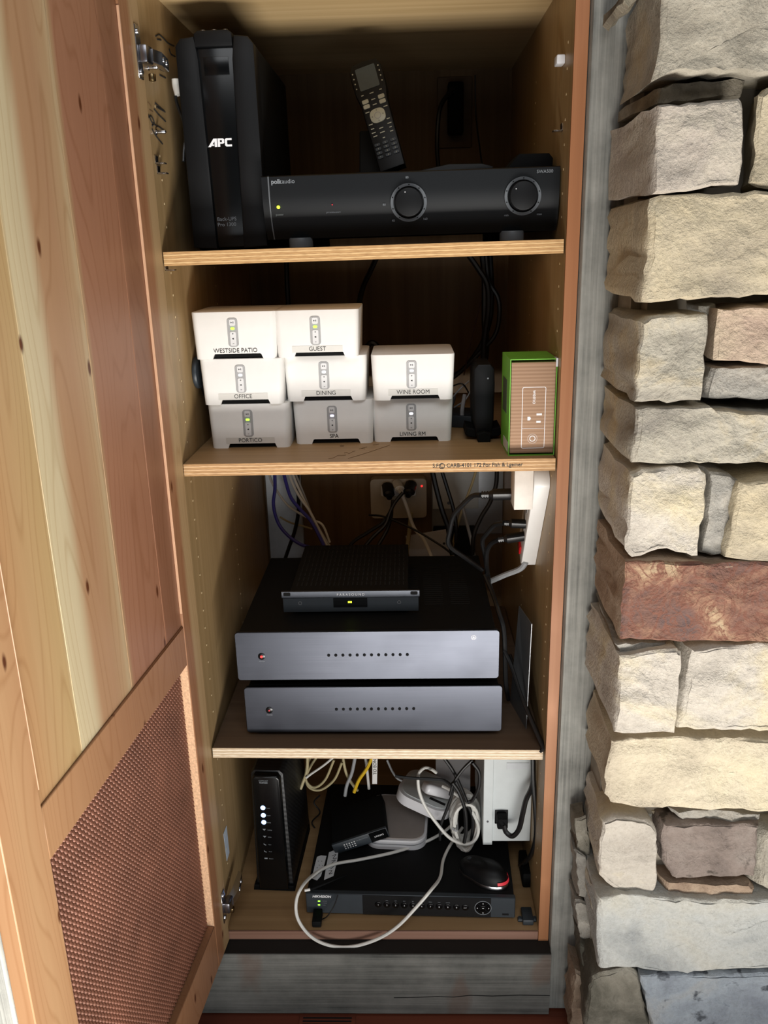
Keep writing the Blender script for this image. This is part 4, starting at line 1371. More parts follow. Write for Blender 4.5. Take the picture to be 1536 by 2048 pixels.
# tilted wall plate and open box behind the amplifier
tp = thing('blank_plate', 'tilted pale blank cover plate low on the back wall', 'wall plate', (0.118, YB - 0.020, 0.640), (0, math.radians(-9), 0))
bobj('plate', 'white_dev', tp, -0.058, 0.050, -0.005, 0.0, -0.06, 0.062, bev=0.0015)
cobj('screw', 'ink', tp, (0.030, -0.0048, 0.028), 0.003, 0.001, axis='-y', n=12)
bm = B()
box(bm, 0.118, 0.219, YB - 0.014, YB - 0.0085, 0.56, 0.712, 0.001, 1)
tag(obj('open_junction_box', bm, 'slot'), 'black open junction box on the back wall below the grey panel', 'box')

# low-voltage cables on the left
LV = [('cord_white', [(536, 930), (541, 958), (556, 985), (575, 1010), (596, 1025), (625, 1040), (645, 1050), (660, 1085)], 0.0026, 'white cable crossing in front of the grey raceway', 0.60),
      ('cord_blue', [(549, 930), (550, 975), (547, 1010), (556, 1045), (575, 1070), (600, 1088), (625, 1096)], 0.0038, 'blue cable hanging farthest left', 0.58),
      ('cord_blue', [(564, 930), (572, 965), (582, 995), (600, 1018), (622, 1042), (640, 1075), (652, 1100)], 0.0038, 'blue cable slanting right into the white bundle', 0.57),
      ('cord_white', [(573, 930), (584, 965), (600, 995), (618, 1020), (636, 1055), (655, 1095)], 0.0030, 'white cable beside the slanting blue one', 0.575),
      ('cord_white', [(578, 930), (592, 965), (608, 1000), (628, 1040), (648, 1075), (664, 1100)], 0.0030, 'white cable at the right of the left-hand bundle', 0.58),
      ('cord_grey', [(583, 930), (596, 960), (612, 1000), (630, 1045), (655, 1085)], 0.0028, 'grey cable at the back of the left-hand bundle', 0.59),
      ('cord_black', [(596, 930), (596, 975), (597, 1020), (590, 1060), (578, 1095), (566, 1130)], 0.0042, 'black cable hanging behind the white bundle', 0.62),
      ('cord_beige', [(560, 1034), (580, 1045), (605, 1052), (624, 1058)], 0.0022, 'short beige cable crossing low behind the blue cable', 0.62)]
for mt, pp, r_, lb, yy in LV:
    cord('network_cable', lb, 'cable', mt, [P(a, b, Y=yy - 0.01 * j) for j, (a, b) in enumerate(pp)], r_)

# cords on the right in front of the grey panel
RC = [('cord_black', [(862, 930), (872, 975), (884, 1020), (896, 1055), (900, 1085), (905, 1110)], 0.0060, 'thick black cord in front of the grey panel, left', 0.55),
      ('cord_black', [(880, 930), (894, 975), (906, 1015), (912, 1050), (912, 1085)], 0.0045, 'black cord just right of the thick one before the panel', 0.56),
      ('cord_beige', [(955, 930), (945, 965), (932, 1000), (918, 1040), (908, 1080), (902, 1115)], 0.0030, 'yellowish cord slanting across the grey panel', 0.58),
      ('cord_black', [(994, 930), (992, 970), (980, 1005), (962, 1035), (948, 1070), (945, 1110)], 0.0048, 'black cord curving down at the right of the grey panel', 0.50),
      ('cord_grey', [(922, 1000), (932, 1040), (942, 1080), (950, 1120)], 0.0036, 'grey cord hanging before the black junction box', 0.56)]
for mt, pp, r_, lb, yy in RC:
    cord('power_cable', lb, 'cable', mt, [P(a, b, Y=yy - 0.008 * j) for j, (a, b) in enumerate(pp)], r_)

# ---- power strip fixed crooked on the right side panel
A0, A1 = Vector((0, 0.052, 0.990)), Vector((0, 0.178, 0.803))
L_ = (A1 - A0).length
ang = math.atan2(A1.y - A0.y, -(A1.z - A0.z))
ps = thing('power_strip', 'white power strip fixed at a slant on the right cabinet side', 'power strip', (HW, A0.y, A0.z), (-ang, 0, 0))
ps.rotation_euler = (ang, 0, 0)
bm = B()
prism(bm, [(0.004, 0.0), (0.010, 0.006), (0.030, 0.010), (0.052, 0.004), (0.056, -0.006), (0.056, -L_ + 0.006), (0.050, -L_), (0.006, -L_), (0.0, -L_ + 0.006), (0.0, -0.006)], -0.026, -0.0005, 'yz', 0.003, 2)
body = obj('body', bm, 'white', ps, True)
for i in range(5):
    zc = -0.030 - i * 0.030
    bm = B()
    cyl(bm, (-0.0255, 0.030, zc), 0.0125, 0.0012, '-x', 20)
    so = obj('socket', bm, 'grey_pill', ps, True)
bobj('rocker_switch', 'red_plastic', ps, -0.0295, -0.0255, 0.018, 0.040, -L_ + 0.014, -L_ + 0.034, bev=0.001)

# wall-wart adapter and plugs on the strip
ad = thing('power_adapter', 'white block power adapter plugged into the top of the power strip', 'adapter', (0.2455, 0.052, 0.950))
bm = B()
box(bm, -0.0165, 0.0135, 0.0, 0.045, 0.0, 0.074, 0.0012, 2)
obj('body', bm, plain('adapter_white', '#ddd5cb', 0.5), ad, True)
PLG = [((1034, 988), (962, 990), 0.10, 0.0125, [(962, 990), (945, 992), (925, 1010), (908, 1030), (900, 1060), (898, 1090), (930, 1115), (965, 1140)], 'black cord with ribbed plug at the height of the white adapter', 0.235),
       ((1052, 1048), (1008, 1046), 0.135, 0.0105, [(1008, 1046), (990, 1050), (975, 1066), (965, 1082), (970, 1110), (975, 1150)], 'black cord plugged in right below the white adapter', 0.240),
       ((1050, 1072), (996, 1080), 0.15, 0.0110, [(996, 1080), (982, 1088), (974, 1105), (974, 1135), (978, 1165)], 'black cord with ribbed plug lowest on the power strip', 0.240)]
for a, b, yy, r_, pp, lb, xx in PLG:
    o = cord('power_cable', lb, 'cable', 'cord_black', [P(u_, v_, Y=yy + 0.015 * j) for j, (u_, v_) in enumerate(pp)], 0.0042)
    plug(o, P(*a, Y=yy), P(*b, Y=yy), r_)
o = cord('power_cable', 'grey supply cord leaving the bottom of the power strip', 'cable', 'cord_grey',
         [P(1052, 1124, Y=0.17), P(1040, 1138, Y=0.18), P(1010, 1150, Y=0.20), P(978, 1164, Y=0.22)], 0.0052)
cord('power_cable', 'black cord falling along the right side of the silver amplifiers', 'cable', 'cord_black',
     [P(970, 1150, Y=0.20), P(985, 1185, Y=0.17), P(998, 1225, Y=0.13), (0.226, 0.12, 0.70), (0.232, 0.13, 0.60), (0.240, 0.15, 0.55)], 0.0042)
cord('power_cable', 'black cord snaking over the front right corner of the amplifier shelf', 'cable', 'cord_black',
     [P(1008, 1300, Y=0.12), P(1022, 1330, Y=0.11), P(1040, 1385, Y=0.08), P(1062, 1440, Y=0.045), P(1078, 1478, Y=0.022), P(1086, 1496, Y=0.012), P(1080, 1503, Y=0.012)], 0.0034)
cord('power_cable', 'black cord running from behind the amplifiers to the right shelf corner', 'cable', 'cord_black',
     [P(1020, 1310, Y=0.20), P(1034, 1350, Y=0.16), P(1052, 1410, Y=0.10), P(1075, 1465, Y=0.045), P(1088, 1494, Y=0.016)], 0.0034)
# thin silver sheet leaning on the right side panel
bm = B()
c1, c2 = P(1038, 1212, Y=0.17), P(1063, 1248, Y=0.07)
c3, c4 = Vector((c2.x - 0.003, c2.y + 0.006, 0.5335)), Vector((c1.x - 0.012, c1.y, 0.5335))
vs = [bm.verts.new(v) for v in (c1, c2, c3, c4)]
bm.faces.new(vs)
g = bmesh.ops.extrude_face_region(bm, geom=bm.faces[:])
for v in [q_ for q_ in g['geom'] if isinstance(q_, bmesh.types.BMVert)]:
    v.co.x += 0.0012
o = obj('metal_sheet', bm, plain('sheet_grey', '#77797c', 0.35, metal=0.5))
tag(o, 'thin grey metal sheet leaning on edge right of the amplifiers', 'metal sheet')


# ---- silver multi-channel amplifiers
def amplifier(label, x0, x1, yf, z0, z1, foot, first, tagmark):
    t = thing('power_amplifier', label, 'amplifier', ((x0 + x1) / 2, yf, z0 - foot), group='stacked silver amplifiers')
    w_ = (x1 - x0) / 2
    h_ = z1 - z0
    bm = B()
    box(bm, -w_ + 0.006, w_ - 0.006, 0.006, 0.365, foot + 0.002, foot + h_ - 0.003, 0.0015, 1)
    obj('chassis', bm, 'black_metal', t, True)
    bm = B()
    prism(bm, rrect(2 * w_, h_, 0.006, 4, 0, foot + h_ / 2), 0.0, 0.0065, 'xz', 0.001, 1)
    fp_ = obj('faceplate', bm, 'amp_face', t, True)
    for sx_ in (-1, 1):
        for yy in (0.05, 0.33):
            bm = B()
            cyl(bm, (sx_ * (w_ - 0.05), yy, 0.0), 0.018, foot + 0.0025, 'z', 20)
            obj('foot', bm, 'black_matte', t, True)
    bx = -w_ + (0.044 if tagmark else 0.042)
    zc = foot + h_ * 0.505
    cobj('power_button', 'black_gloss', fp_, (bx, 0.0005, zc), 0.0062, 0.0016, axis='-y', n=24, bev=0.0005)
    cobj('power_light', 'led_red' if tagmark else 'led_red_dim', fp_, (bx, -0.0008, zc), 0.0022 if tagmark else 0.0014, 0.0012, axis='-y', n=16)
    text(fp_, 'POWER', 0.0020, (bx, -0.0002, zc - 0.0095), 'ink_grey', name='print')
    for i in range(12):
        cobj('channel_light', 'black_matte', fp_, (-w_ + 0.159 + i * 0.01218, 0.0005, zc + 0.001), 0.0026, 0.0018, axis='-y', n=14, bev=0.0005)
    if tagmark:
        bm = B()
        ring(bm, (w_ - 0.044, 0.0, foot + h_ - 0.0135), 0.0034, 0.0042, 0.0003, 24)
        obj('emblem', bm, 'ink_white', fp_)
        bm = B()
        prism(bm, [(w_ - 0.0465, foot + h_ - 0.0152), (w_ - 0.0415, foot + h_ - 0.0152), (w_ - 0.044, foot + h_ - 0.0108)], -0.0003, 0.0, 'xz')
        obj('emblem', bm, 'ink_white', fp_)
        for gx in (0.072, 0.118, 0.166):    # banks of vent slots in the lid
            for i in range(22):
                bm = B()
                box(bm, gx - 0.017, gx + 0.017, 0.115 + i * 0.0095, 0.118 + i * 0.0095, foot + h_ - 0.0035, foot + h_ - 0.0026)
                obj('vent_slot', bm, 'slot', t)
    return t


amplifier('lower silver-faced amplifier with scuffed brushed front, standing on the shelf', -0.2290, 0.2165, 0.045, 0.5485, 0.638, 0.0072, True, False)
amplifier('upper silver-faced amplifier stacked on the other, bright red power light', -0.2385, 0.2105, 0.050, 0.6490, 0.740, 0.0118, False, True)

# ---- small half-width amplifier on top
za = thing('zone_amplifier', 'small black slotted amplifier on top of the upper silver amplifier', 'amplifier', (-0.044, 0.125, 0.7375))
bm = B()
box(bm, -0.108, 0.102, 0.004, 0.245, 0.006, 0.0425, 0.0015, 1)
ch = obj('chassis', bm, 'black_metal', za, True)
for r_ in range(9):
    for c_ in range(24):
        bm = None
        if r_ == 0 and c_ == 0:
            b2 = B()
            box(b2, -0.0011, 0.0011, -0.0085, 0.0085, -0.0003, 0.0004)
            so = obj('vent_slot', b2, 'slot', ch)
            smesh = so.data
        else:
            so = bpy.data.objects.new('vent_slot', smesh)
            COL.objects.link(so)
            so.parent = ch
        so.location = (-0.098 + c_ * 0.0083, 0.038 + r_ * 0.0235, 0.0427)
bm = B()
box(bm, -0.1225, 0.1215, 0.0, 0.005, 0.032, 0.0445, 0.0006, 1)
lip = obj('front_lip', bm, 'zamp_lip', za, True)
for x_ in (-0.1125, 0.1115):
    bm = B()
    prism(bm, rrect(0.0125, 0.0062, 0.002, 4, x_, 0.0395), -0.0006, 0.001, 'xz')
    obj('rack_hole', bm, 'slot', lip)
bm = B()
box(bm, -0.1205, 0.1195, 0.001, 0.006, 0.0045, 0.0318, 0.0006, 1)
fp_ = obj('faceplate', bm, 'charcoal', za, True)
text(lip, 'P A R A S O U N D', 0.0045, (0.0, -0.0003, 0.0378), 'ink_white', name='brand_lettering', sx=0.92)
bobj('display_window', 'black_gloss', fp_, -0.031, 0.029, -0.0006, 0.001, 0.014, 0.031)
bobj('power_light', 'led_yellow', fp_, -0.005, 0.0015, -0.0012, -0.0004, 0.0225, 0.0255)
for x_ in (-0.090, 0.085):
    bm = B()
    ring(bm, (x_, 0.001, 0.0225), 0.0022, 0.0036, 0.0016, 18)
    obj('screw_cup', bm, 'ring', fp_)
for x_ in (-0.095, 0.088):
    for y_ in (0.02, 0.21):
        bm = B()
        cyl(bm, (x_, y_, 0.0), 0.009, 0.0075, 'z', 16)
        obj('foot', bm, 'black_matte', za, True)

# ================================================================== bottom compartment
# ---- cable modem
md = thing('cable_modem', 'tall black modem with a column of lit indicators on its front', 'modem', (-0.213, 0.095, ZD), (0, 0, math.radians(-3)))
bm = B()
prism(bm, [(-0.038, 0.0), (0.038, 0.0), (0.036, 0.02), (0.031, 0.262), (0.024, 0.270), (-0.024, 0.270), (-0.031, 0.262), (-0.036, 0.02)], 0.012, 0.200, 'xz', 0.003, 2)
obj('body', bm, 'ribbed', md, True)
bm = B()
t_ = []
for a_, (w_, z_) in enumerate([(-0.029, 0.008), (0.029, 0.008), (0.0265, 0.258), (0.0215, 0.266), (-0.0215, 0.266), (-0.0265, 0.258)]):
    t_.append((w_, z_))
prism(bm, t_, -0.001, 0.014, 'xz', 0.004, 3)
fp_ = obj('front_panel', bm, 'black_gloss', md, True)
bm = B()
prism(bm, [(-0.042, 0.0), (0.040, 0.0), (0.038, 0.012), (-0.040, 0.012)], 0.004, 0.19, 'xz', 0.002)
obj('base', bm, 'black_matte', md, True)


def ml(a, b, y=0.095):
    q = P(a, b, Y=y)
    return q.x + 0.213, q.z - ZD


x, z = ml(527, 1563)
text(fp_, 'COMCAST', 0.0026, (x, -0.0014, z + 0.002), 'ink_grey', name='brand_lettering')
text(fp_, 'BUSINESS', 0.0026, (x, -0.0014, z - 0.0022), 'ink_grey', name='brand_lettering', bold=0.0001)
for i, yy in enumerate((1615, 1630, 1644, 1659, 1673, 1688, 1702, 1716)):
    x, z = ml(526 + i * 0.9, yy)
    if i < 3:
        cobj('indicator', 'led_blue', fp_, (x, -0.0006, z), 0.0046, 0.0012, axis='-y', n=18, label='lit blue-white indicator')
    else:
        bm = B()
        if i < 5:
            prism(bm, [(x - 0.0032, z + 0.002), (x + 0.0032, z + 0.002), (x, z - 0.002)], -0.0016, -0.0008, 'xz')
        elif i < 7:
            tube(bm, [(x - 0.0022, -0.0012, z + 0.0018), (x - 0.0018, -0.0012, z - 0.0004), (x + 0.0018, -0.0012, z - 0.0018)], 0.0008, 5)
        else:
            box(bm, x - 0.003, x + 0.003, -0.0016, -0.0008, z - 0.0013, z + 0.0013)
        obj('indicator', bm, 'ink_grey', fp_)
    text(fp_, ['Power', 'US/DS', 'Online', '2.4GHz', '5GHz', 'Tel 1', 'Tel 2', 'Battery'][i], 0.0019, (x + 0.0062, -0.0013, z - 0.0006), 'ink_grey', align='LEFT', name='print')

# ---- video recorder
dv = thing('video_recorder', 'wide flat black video recorder with numbered buttons on the cabinet floor', 'video recorder', (0.0515, 0.0305, ZD), (0, 0, math.radians(-1.9)))
DWH, DH, DD = 0.1945, 0.0505, 0.335
bm = B()
box(bm, -DWH + 0.002, DWH - 0.002, 0.010, DD, 0.006, DH, 0.0012, 1)
obj('case', bm, 'black_metal', dv, True)
bm = B()
box(bm, -DWH, DWH, 0.0, 0.0105, 0.0055, DH + 0.0003, 0.0014, 1)
fp_ = obj('front_panel', bm, 'charcoal', dv, True)
bobj('button_panel', 'black', dv, -0.088, 0.150, -0.0007, 0.001, 0.0065, DH - 0.001)
for sx_ in (-0.17, 0.17):
    for yy in (0.03, 0.29):
        bm = B()
        cyl(bm, (sx_, yy, 0), 0.012, 0.0065, 'z', 16)
        obj('foot', bm, 'black_matte', dv, True)


def dl(a, b):
    q = P(a, b, Y=0.0305)
    x_ = q.x - 0.0515
    q = P(a, b, Y=0.0305 - x_ * 0.0332)
    return q.x - 0.0515, q.z - ZD


x, z = dl(643, 1793)
text(fp_, 'HIKVISION', 0.0050, (x, -0.0004, z), 'ink_white', shear=0.22, bold=0.0002, name='brand_lettering')
for a, b, mt in ((638, 1802, 'led_green'), (638, 1809.5, 'led_green')):
    x, z = dl(a, b)
    bobj('status_light', mt, fp_, x - 0.002, x + 0.002, -0.0006, 0.0, z - 0.001, z + 0.001)
for a, b, s_ in ((645, 1802, 'POWER'), (645, 1806, 'STATUS'), (645, 1810, 'Tx/Rx')):
    x, z = dl(a, b)
    text(fp_, s_, 0.0016, (x, -0.0003, z), 'ink_grey', align='LEFT', name='print')
bdef = ['1', '2', '3', '4', '5', '6', '7', '8', '9', '0', 'SHIFT']
up_ = ['', 'ABC', 'DEF', 'GHI', 'JKL', 'MNO', 'PQRS', 'TUV', 'WXYZ', '', '']
for i in range(11):
    x, z = dl(756.5 + i * 17.4, 1808 + i * 0.62)
    bm = B()
    cyl(bm, (x, 0.0, z), 0.0064, 0.0022, '-y', 24, bev=0.0006)
    kk = obj('number_button', bm, 'black_gloss', dv, True)
    text(kk, bdef[i], 0.0030 if i < 10 else 0.0016, (x, -0.0024, z), 'ink_white', name='digit')
    if up_[i]:
        text(kk, up_[i], 0.0017, (x, -0.0009, z + 0.0092), 'ink_grey', name='print')
x, z = dl(966, 1815)
bm = B()
ring(bm, (x, 0.0, z), 0.0146, 0.0155, 0.0016, 40)
obj('pad_ring', bm, 'ink_grey', dv, True)
for k_ in range(4):
    an = math.radians(45 + 90 * k_)
    bm = B()
    arc_ = [(0.0132 * math.cos(an - 0.70 + 1.4 * i / 6), 0.0132 * math.sin(an - 0.70 + 1.4 * i / 6)) for i in range(7)] + \
           [(0.0062 * math.cos(an + 0.62 - 1.24 * i / 4), 0.0062 * math.sin(an + 0.62 - 1.24 * i / 4)) for i in range(5)]
    an0 = k_ * math.pi / 2
    arc_ = [(0.0132 * math.cos(an0 - 0.70 + 1.4 * i / 6), 0.0132 * math.sin(an0 - 0.70 + 1.4 * i / 6)) for i in range(7)] + \
           [(0.0062 * math.cos(an0 + 0.62 - 1.24 * i / 4), 0.0062 * math.sin(an0 + 0.62 - 1.24 * i / 4)) for i in range(5)]
    prism(bm, [(x + p_[0], z + p_[1]) for p_ in arc_], -0.0022, 0.0, 'xz')
    pb = obj('pad_button', bm, 'black_gloss', dv)
    cx_, cz2 = x + 0.0098 * math.cos(an0), z + 0.0098 * math.sin(an0)
    d1 = Vector((math.cos(an0), math.sin(an0))) * 0.0018
    d2 = Vector((-math.sin(an0), math.cos(an0))) * 0.0014
    bm = B()
    prism(bm, [(cx_ + d1.x, cz2 + d1.y), (cx_ + d2.x, cz2 + d2.y), (cx_ - d2.x, cz2 - d2.y)], -0.0025, -0.0021, 'xz')
    obj('arrow', bm, 'ink_white', pb)
cobj('enter_button', 'black_gloss', dv, (x, 0.0, z), 0.0052, 0.0024, axis='-y', n=20, bev=0.0006)
bobj('enter_mark', 'ink_white', dv, x - 0.0016, x + 0.0016, -0.0028, -0.0023, z - 0.0005, z + 0.0005)
bobj('nameplate', 'black', dv, 0.171, 0.183, -0.0006, 0.001, 0.012, 0.0155)

# usb receiver in the recorder's front with its thin lead
x, z = dl(637, 1822)
us = cord('usb_receiver', 'small black usb plug with thin lead in the front of the recorder', 'usb plug', 'cord_black',
          [P(642, 1840, Y=0.020), P(655, 1832, Y=0.010), P(668, 1812, Y=0.018), P(676, 1790, Y=0.028)], 0.0012)
bobj('plug', 'black_matte', us, x + 0.0515 - 0.009, x + 0.0515 + 0.008, 0.003, 0.0365, z + ZD - 0.007, z + ZD + 0.006, bev=0.002)

# taped paper labels on the recorder lid
ZV = ZD + DH + 0.0003


def paper(label, pts, marks):
    bm = B()
    vs = [bm.verts.new(P(a, b, Z=ZV + 0.0004)) for a, b in pts]
    bm.faces.new(vs)
    g = bmesh.ops.extrude_face_region(bm, geom=bm.faces[:])
    for v in [q_ for q_ in g['geom'] if isinstance(q_, bmesh.types.BMVert)]:
        v.co.z += 0.0004
    o_ = obj('paper_label', bm, 'paper')
    tag(o_, label, 'label')
    strokes('handwriting', o_, 'ink', marks, lambda a, b: P(a, b, Z=ZV + 0.0010), 0.0006)['kind'] = 'stuff'


paper('torn white paper label printed with dots on the recorder, left one', [(634, 1714), (642, 1711), (653, 1712), (649, 1728), (642, 1752), (634, 1761), (624, 1757), (629, 1733)],
      [[(636, 1722), (637, 1723)], [(643, 1722), (644, 1723)], [(638, 1730), (639, 1731)], [(645, 1731), (646, 1732)], [(634, 1735), (635, 1736)], [(641, 1737), (642, 1738)]])
paper('white paper label with black handwriting on the recorder, right one', [(658, 1705), (677, 1697), (675, 1718), (667, 1752), (648, 1760), (652, 1735)],
      [[(664, 1712), (672, 1709), (666, 1717), (674, 1716)], [(663, 1722), (671, 1720), (662, 1728), (670, 1727)], [(660, 1733), (668, 1732), (661, 1738)], [(657, 1742), (664, 1741), (658, 1748), (665, 1746)]])
pen = thing('stylus', 'thin black stick with white tip lying on the recorder front edge', 'stylus')
bm = B()
a_, b_ = P(620, 1779, Z=ZV + 0.0045), P(692, 1751, Z=ZV + 0.0030)
tube(bm, [a_, b_], (0.0028, 0.0016), 10, False)
obj('barrel', bm, 'black_matte', pen, True)
bm = B()
tube(bm, [P(609, 1781, Z=ZV + 0.0045), a_], 0.0026, 10, False)
obj('tip', bm, 'white', pen, True)

# ---- mouse on the recorder
q = P(967, 1742, Z=ZV + 0.012)
ms = thing('computer_mouse', 'black computer mouse with red and silver stripe on the recorder', 'mouse', (q.x, q.y, ZV), (0, 0, math.radians(145)))


def mouse_shell(scale, z0, zs, name, mat, parent, zcut=None):
    bm = B()
    N, R_ = 28, 9
    rows = []
    for j in range(R_ + 1):
        ph = math.pi / 2 * j / R_
        row = []
        for i in range(N):
            an = 2 * math.pi * i / N
            cx_, sy_ = math.cos(an), math.sin(an)
            waist = 1 - 0.16 * math.exp(-((cx_ - 0.25) / 0.35) ** 2)
            x_ = 0.052 * cx_ * math.cos(ph) ** 0.55 * scale
            y_ = 0.030 * sy_ * math.cos(ph) ** 0.55 * scale * waist
            z_ = z0 + (zs * (1 - 0.25 * cx_ * 0.6)) * math.sin(ph)
            row.append(bm.verts.new((x_, y_, z_)))
        rows.append(row)
    for a, b in zip(rows, rows[1:]):
        for i in range(N):
            bm.faces.new((a[i], a[(i + 1) % N], b[(i + 1) % N], b[i]))
    bm.faces.new(rows[0][::-1])
    bmesh.ops.remove_doubles(bm, verts=bm.verts, dist=1e-6)
    return obj(name, bm, mat, parent, True)


mouse_shell(1.0, 0.0005, 0.018, 'base_shell', 'chrome', ms)
mouse_shell(0.97, 0.006, 0.027, 'top_shell', 'black', ms)
bm = B()
N = 14
for r0, r1, zz in ((0.0, 1.0, 0),):
    va, vb = [], []
    for i in range(N + 1):
        an = math.radians(142 + 76 * i / N)
        for lst, rr, z_ in ((va, 1.004, 0.0105), (vb, 0.975, 0.0165)):
            lst.append(bm.verts.new((0.052 * math.cos(an) * rr, 0.030 * math.sin(an) * rr, z_)))
    for i in range(N):
        bm.faces.new((va[i], va[i + 1], vb[i + 1], vb[i]))
obj('red_stripe', bm, 'led_red_dim', ms, True, label='glowing red tail stripe')
bm = B()
cyl(bm, (0.030, -0.004, 0.022), 0.006, 0.008, 'y', 18, bev=0.001)
obj('scroll_wheel', bm, 'charcoal', ms, True)

# ---- white routers and the small network switch
rt = thing('white_router', 'flat white rounded router with grey lid lying on the recorder', 'router', (0.028, 0.228, ZV), (0, 0, math.radians(-4)))
bm = B()
prism(bm, rrect(0.124, 0.146, 0.030, 7), 0.0, 0.0105, 'xy')
obj('lower_shell', bm, 'white_dev', rt, True)
bm = B()
prism(bm, rrect(0.122, 0.144, 0.029, 7), 0.0105, 0.0125, 'xy')
obj('seam', bm, 'ring', rt, True)
bm = B()
prism(bm, rrect(0.124, 0.146, 0.030, 7), 0.0125, 0.0215, 'xy', 0.0)
obj('upper_shell', bm, 'white_dev', rt, True)
bm = B()
prism(bm, rrect(0.114, 0.136, 0.026, 7), 0.0215, 0.0235, 'xy')
obj('lid', bm, 'grey_dev', rt, True, label='taupe grey lid')
w2 = thing('white_base_unit', 'tilted white rounded device resting behind the flat white router', 'router', (0.090, 0.250, ZV + 0.0500), (math.radians(-8), math.radians(13), math.radians(-22)))
bm = B()
prism(bm, rrect(0.118, 0.120, 0.034, 7), 0.0, 0.021, 'xy')
obj('shell', bm, 'white_dev', w2, True)
bm = B()
prism(bm, rrect(0.104, 0.106, 0.028, 7), 0.021, 0.0235, 'xy')
obj('lid', bm, 'grey_box', w2, True)
bobj('vent', 'slot', w2, 0.010, 0.044, -0.036, -0.028, 0.0232, 0.0240)

sw_ = thing('network_switch', 'small black network switch propped on the white router edge', 'network switch', (-0.041, 0.150, ZV + 0.0135), (math.radians(3), math.radians(-17.5), math.radians(5)))
bm = B()
box(bm, -0.056, 0.056, 0.004, 0.102, 0.0, 0.024, 0.002, 2)
obj('case', bm, 'black_matte', sw_, True)
bm = B()
box(bm, -0.057, 0.057, 0.0, 0.006, -0.0005, 0.0245, 0.0015, 2)
fp_ = obj('front_panel', bm, 'charcoal', sw_, True)
bobj('brand_panel', 'black_gloss', fp_, 0.020, 0.0555, -0.0006, 0.001, 0.001, 0.0235)
text(fp_, 'LINKSYS', 0.0036, (0.0385, -0.0009, 0.012), 'ink_white', name='brand_lettering')
text(fp_, '10/100 SWITCH', 0.0024, (0.004, -0.0003, 0.0165), 'ink_grey', name='print')
for r_ in range(3):
    for c_ in range(5):
        bobj('port_light', 'button_white' if r_ else 'ink_white', fp_, -0.034 + c_ * 0.0052, -0.0318 + c_ * 0.0052, -0.0006, 0.0, 0.0055 + r_ * 0.005, 0.0075 + r_ * 0.005)

# ---- wall-mounted power supply box on the right
pu = thing('power_supply_box', 'pale grey metal power supply box fixed on the right cabinet side', 'power supply', (0.2405, 0.120, 0.252))
bm = B()
box(bm, -0.030, 0.0445, 0.003, 0.20, 0.004, 0.225, 0.001, 1)
obj('case', bm, 'grey_box', pu, True)
bm = B()
box(bm, -0.0465, -0.0285, 0.0, 0.20, -0.002, 0.225, 0.0008, 1)
obj('flange', bm, 'grey_box', pu, True)
cobj('screw', 'steel_dark', pu, (-0.038, 0.0004, 0.052), 0.0022, 0.001, axis='-y', n=12)
x, z = P(1003, 1634, Y=0.12).x - 0.2405, P(1003, 1634, Y=0.12).z - 0.252
bobj('inlet', 'black', pu, x - 0.0125, x + 0.0125, 0.0005, 0.004, z - 0.016, z + 0.014, bev=0.0008)
bobj('sticker', 'paper', pu, -0.004, 0.038, 0.0022, 0.0031, 0.166, 0.180)
ic = cord('power_cable', 'black cord with angled plug in the grey power supply box', 'cable', 'cord_black',
          [P(1008, 1650, Y=0.100), P(1012, 1664, Y=0.095), P(1025, 1672, Y=0.088), P(1038, 1658, Y=0.085), P(1046, 1625, Y=0.085), P(1052, 1600, Y=0.088), P(1064, 1572, Y=0.095), P(1068, 1530, Y=0.10), P(1068, 1505, Y=0.11)], 0.0048)
bobj('plug', 'black_matte', ic, x + 0.2405 - 0.010, x + 0.2405 + 0.010, 0.098, 0.1206, z + 0.252 - 0.012, z + 0.252 + 0.011, bev=0.003)
bm = B()
tube(bm, [P(1001, 1640, Y=0.106), P(1007, 1650, Y=0.100)], (0.010, 0.006), 10, False)
obj('strain_relief', bm, 'black_matte', ic, True)
cord('power_cable', 'black cord hanging beside the grey power supply box, outer right', 'cable', 'cord_black',
     [P(1066, 1515, Y=0.085), P(1067, 1560, Y=0.08), P(1071, 1620, Y=0.075), P(1072, 1670, Y=0.075), P(1064, 1705, Y=0.085), P(1052, 1722, Y=0.12), P(1040, 1730, Y=0.15)], 0.0045)
bm = B()
q = P(1055, 1745, Z=ZD + 0.02)
box(bm, q.x - 0.012, q.x + 0.012, q.y - 0.02, q.y + 0.05, ZD, ZD + 0.034, 0.004, 2)
tag(obj('power_brick', bm, 'black_matte', None, True), 'black power brick on the cabinet floor in the right corner', 'power brick')

# ---- white cables
cord('white_cable', 'long white cable looping over the recorder and out of the cabinet front', 'cable', 'cord_white',
     [P(912, 1640, Z=ZV + 0.02), P(890, 1662, Z=ZV + 0.008), P(850, 1684, Z=ZV + 0.004), P(790, 1704, Z=ZV + 0.004), P(720, 1719, Z=ZV + 0.004), P(670, 1728, Z=ZV + 0.005), P(635, 1744, Z=ZV + 0.010),
      P(608, 1768, Y=0.022), P(593, 1800, Y=-0.004), P(596, 1838, Y=-0.012), P(622, 1873, Y=-0.016), P(660, 1891, Y=-0.018), P(705, 1893, Y=-0.018), P(755, 1878, Y=-0.016), P(795, 1853, Y=-0.012),
      P(832, 1815, Y=-0.004), P(862, 1780, Y=0.010), P(880, 1755, Z=ZV + 0.012), P(886, 1722, Z=ZV + 0.006), P(896, 1698, Z=ZV + 0.005), P(910, 1676, Z=ZV + 0.006), P(925, 1655, Z=ZV + 0.012)], 0.0030)
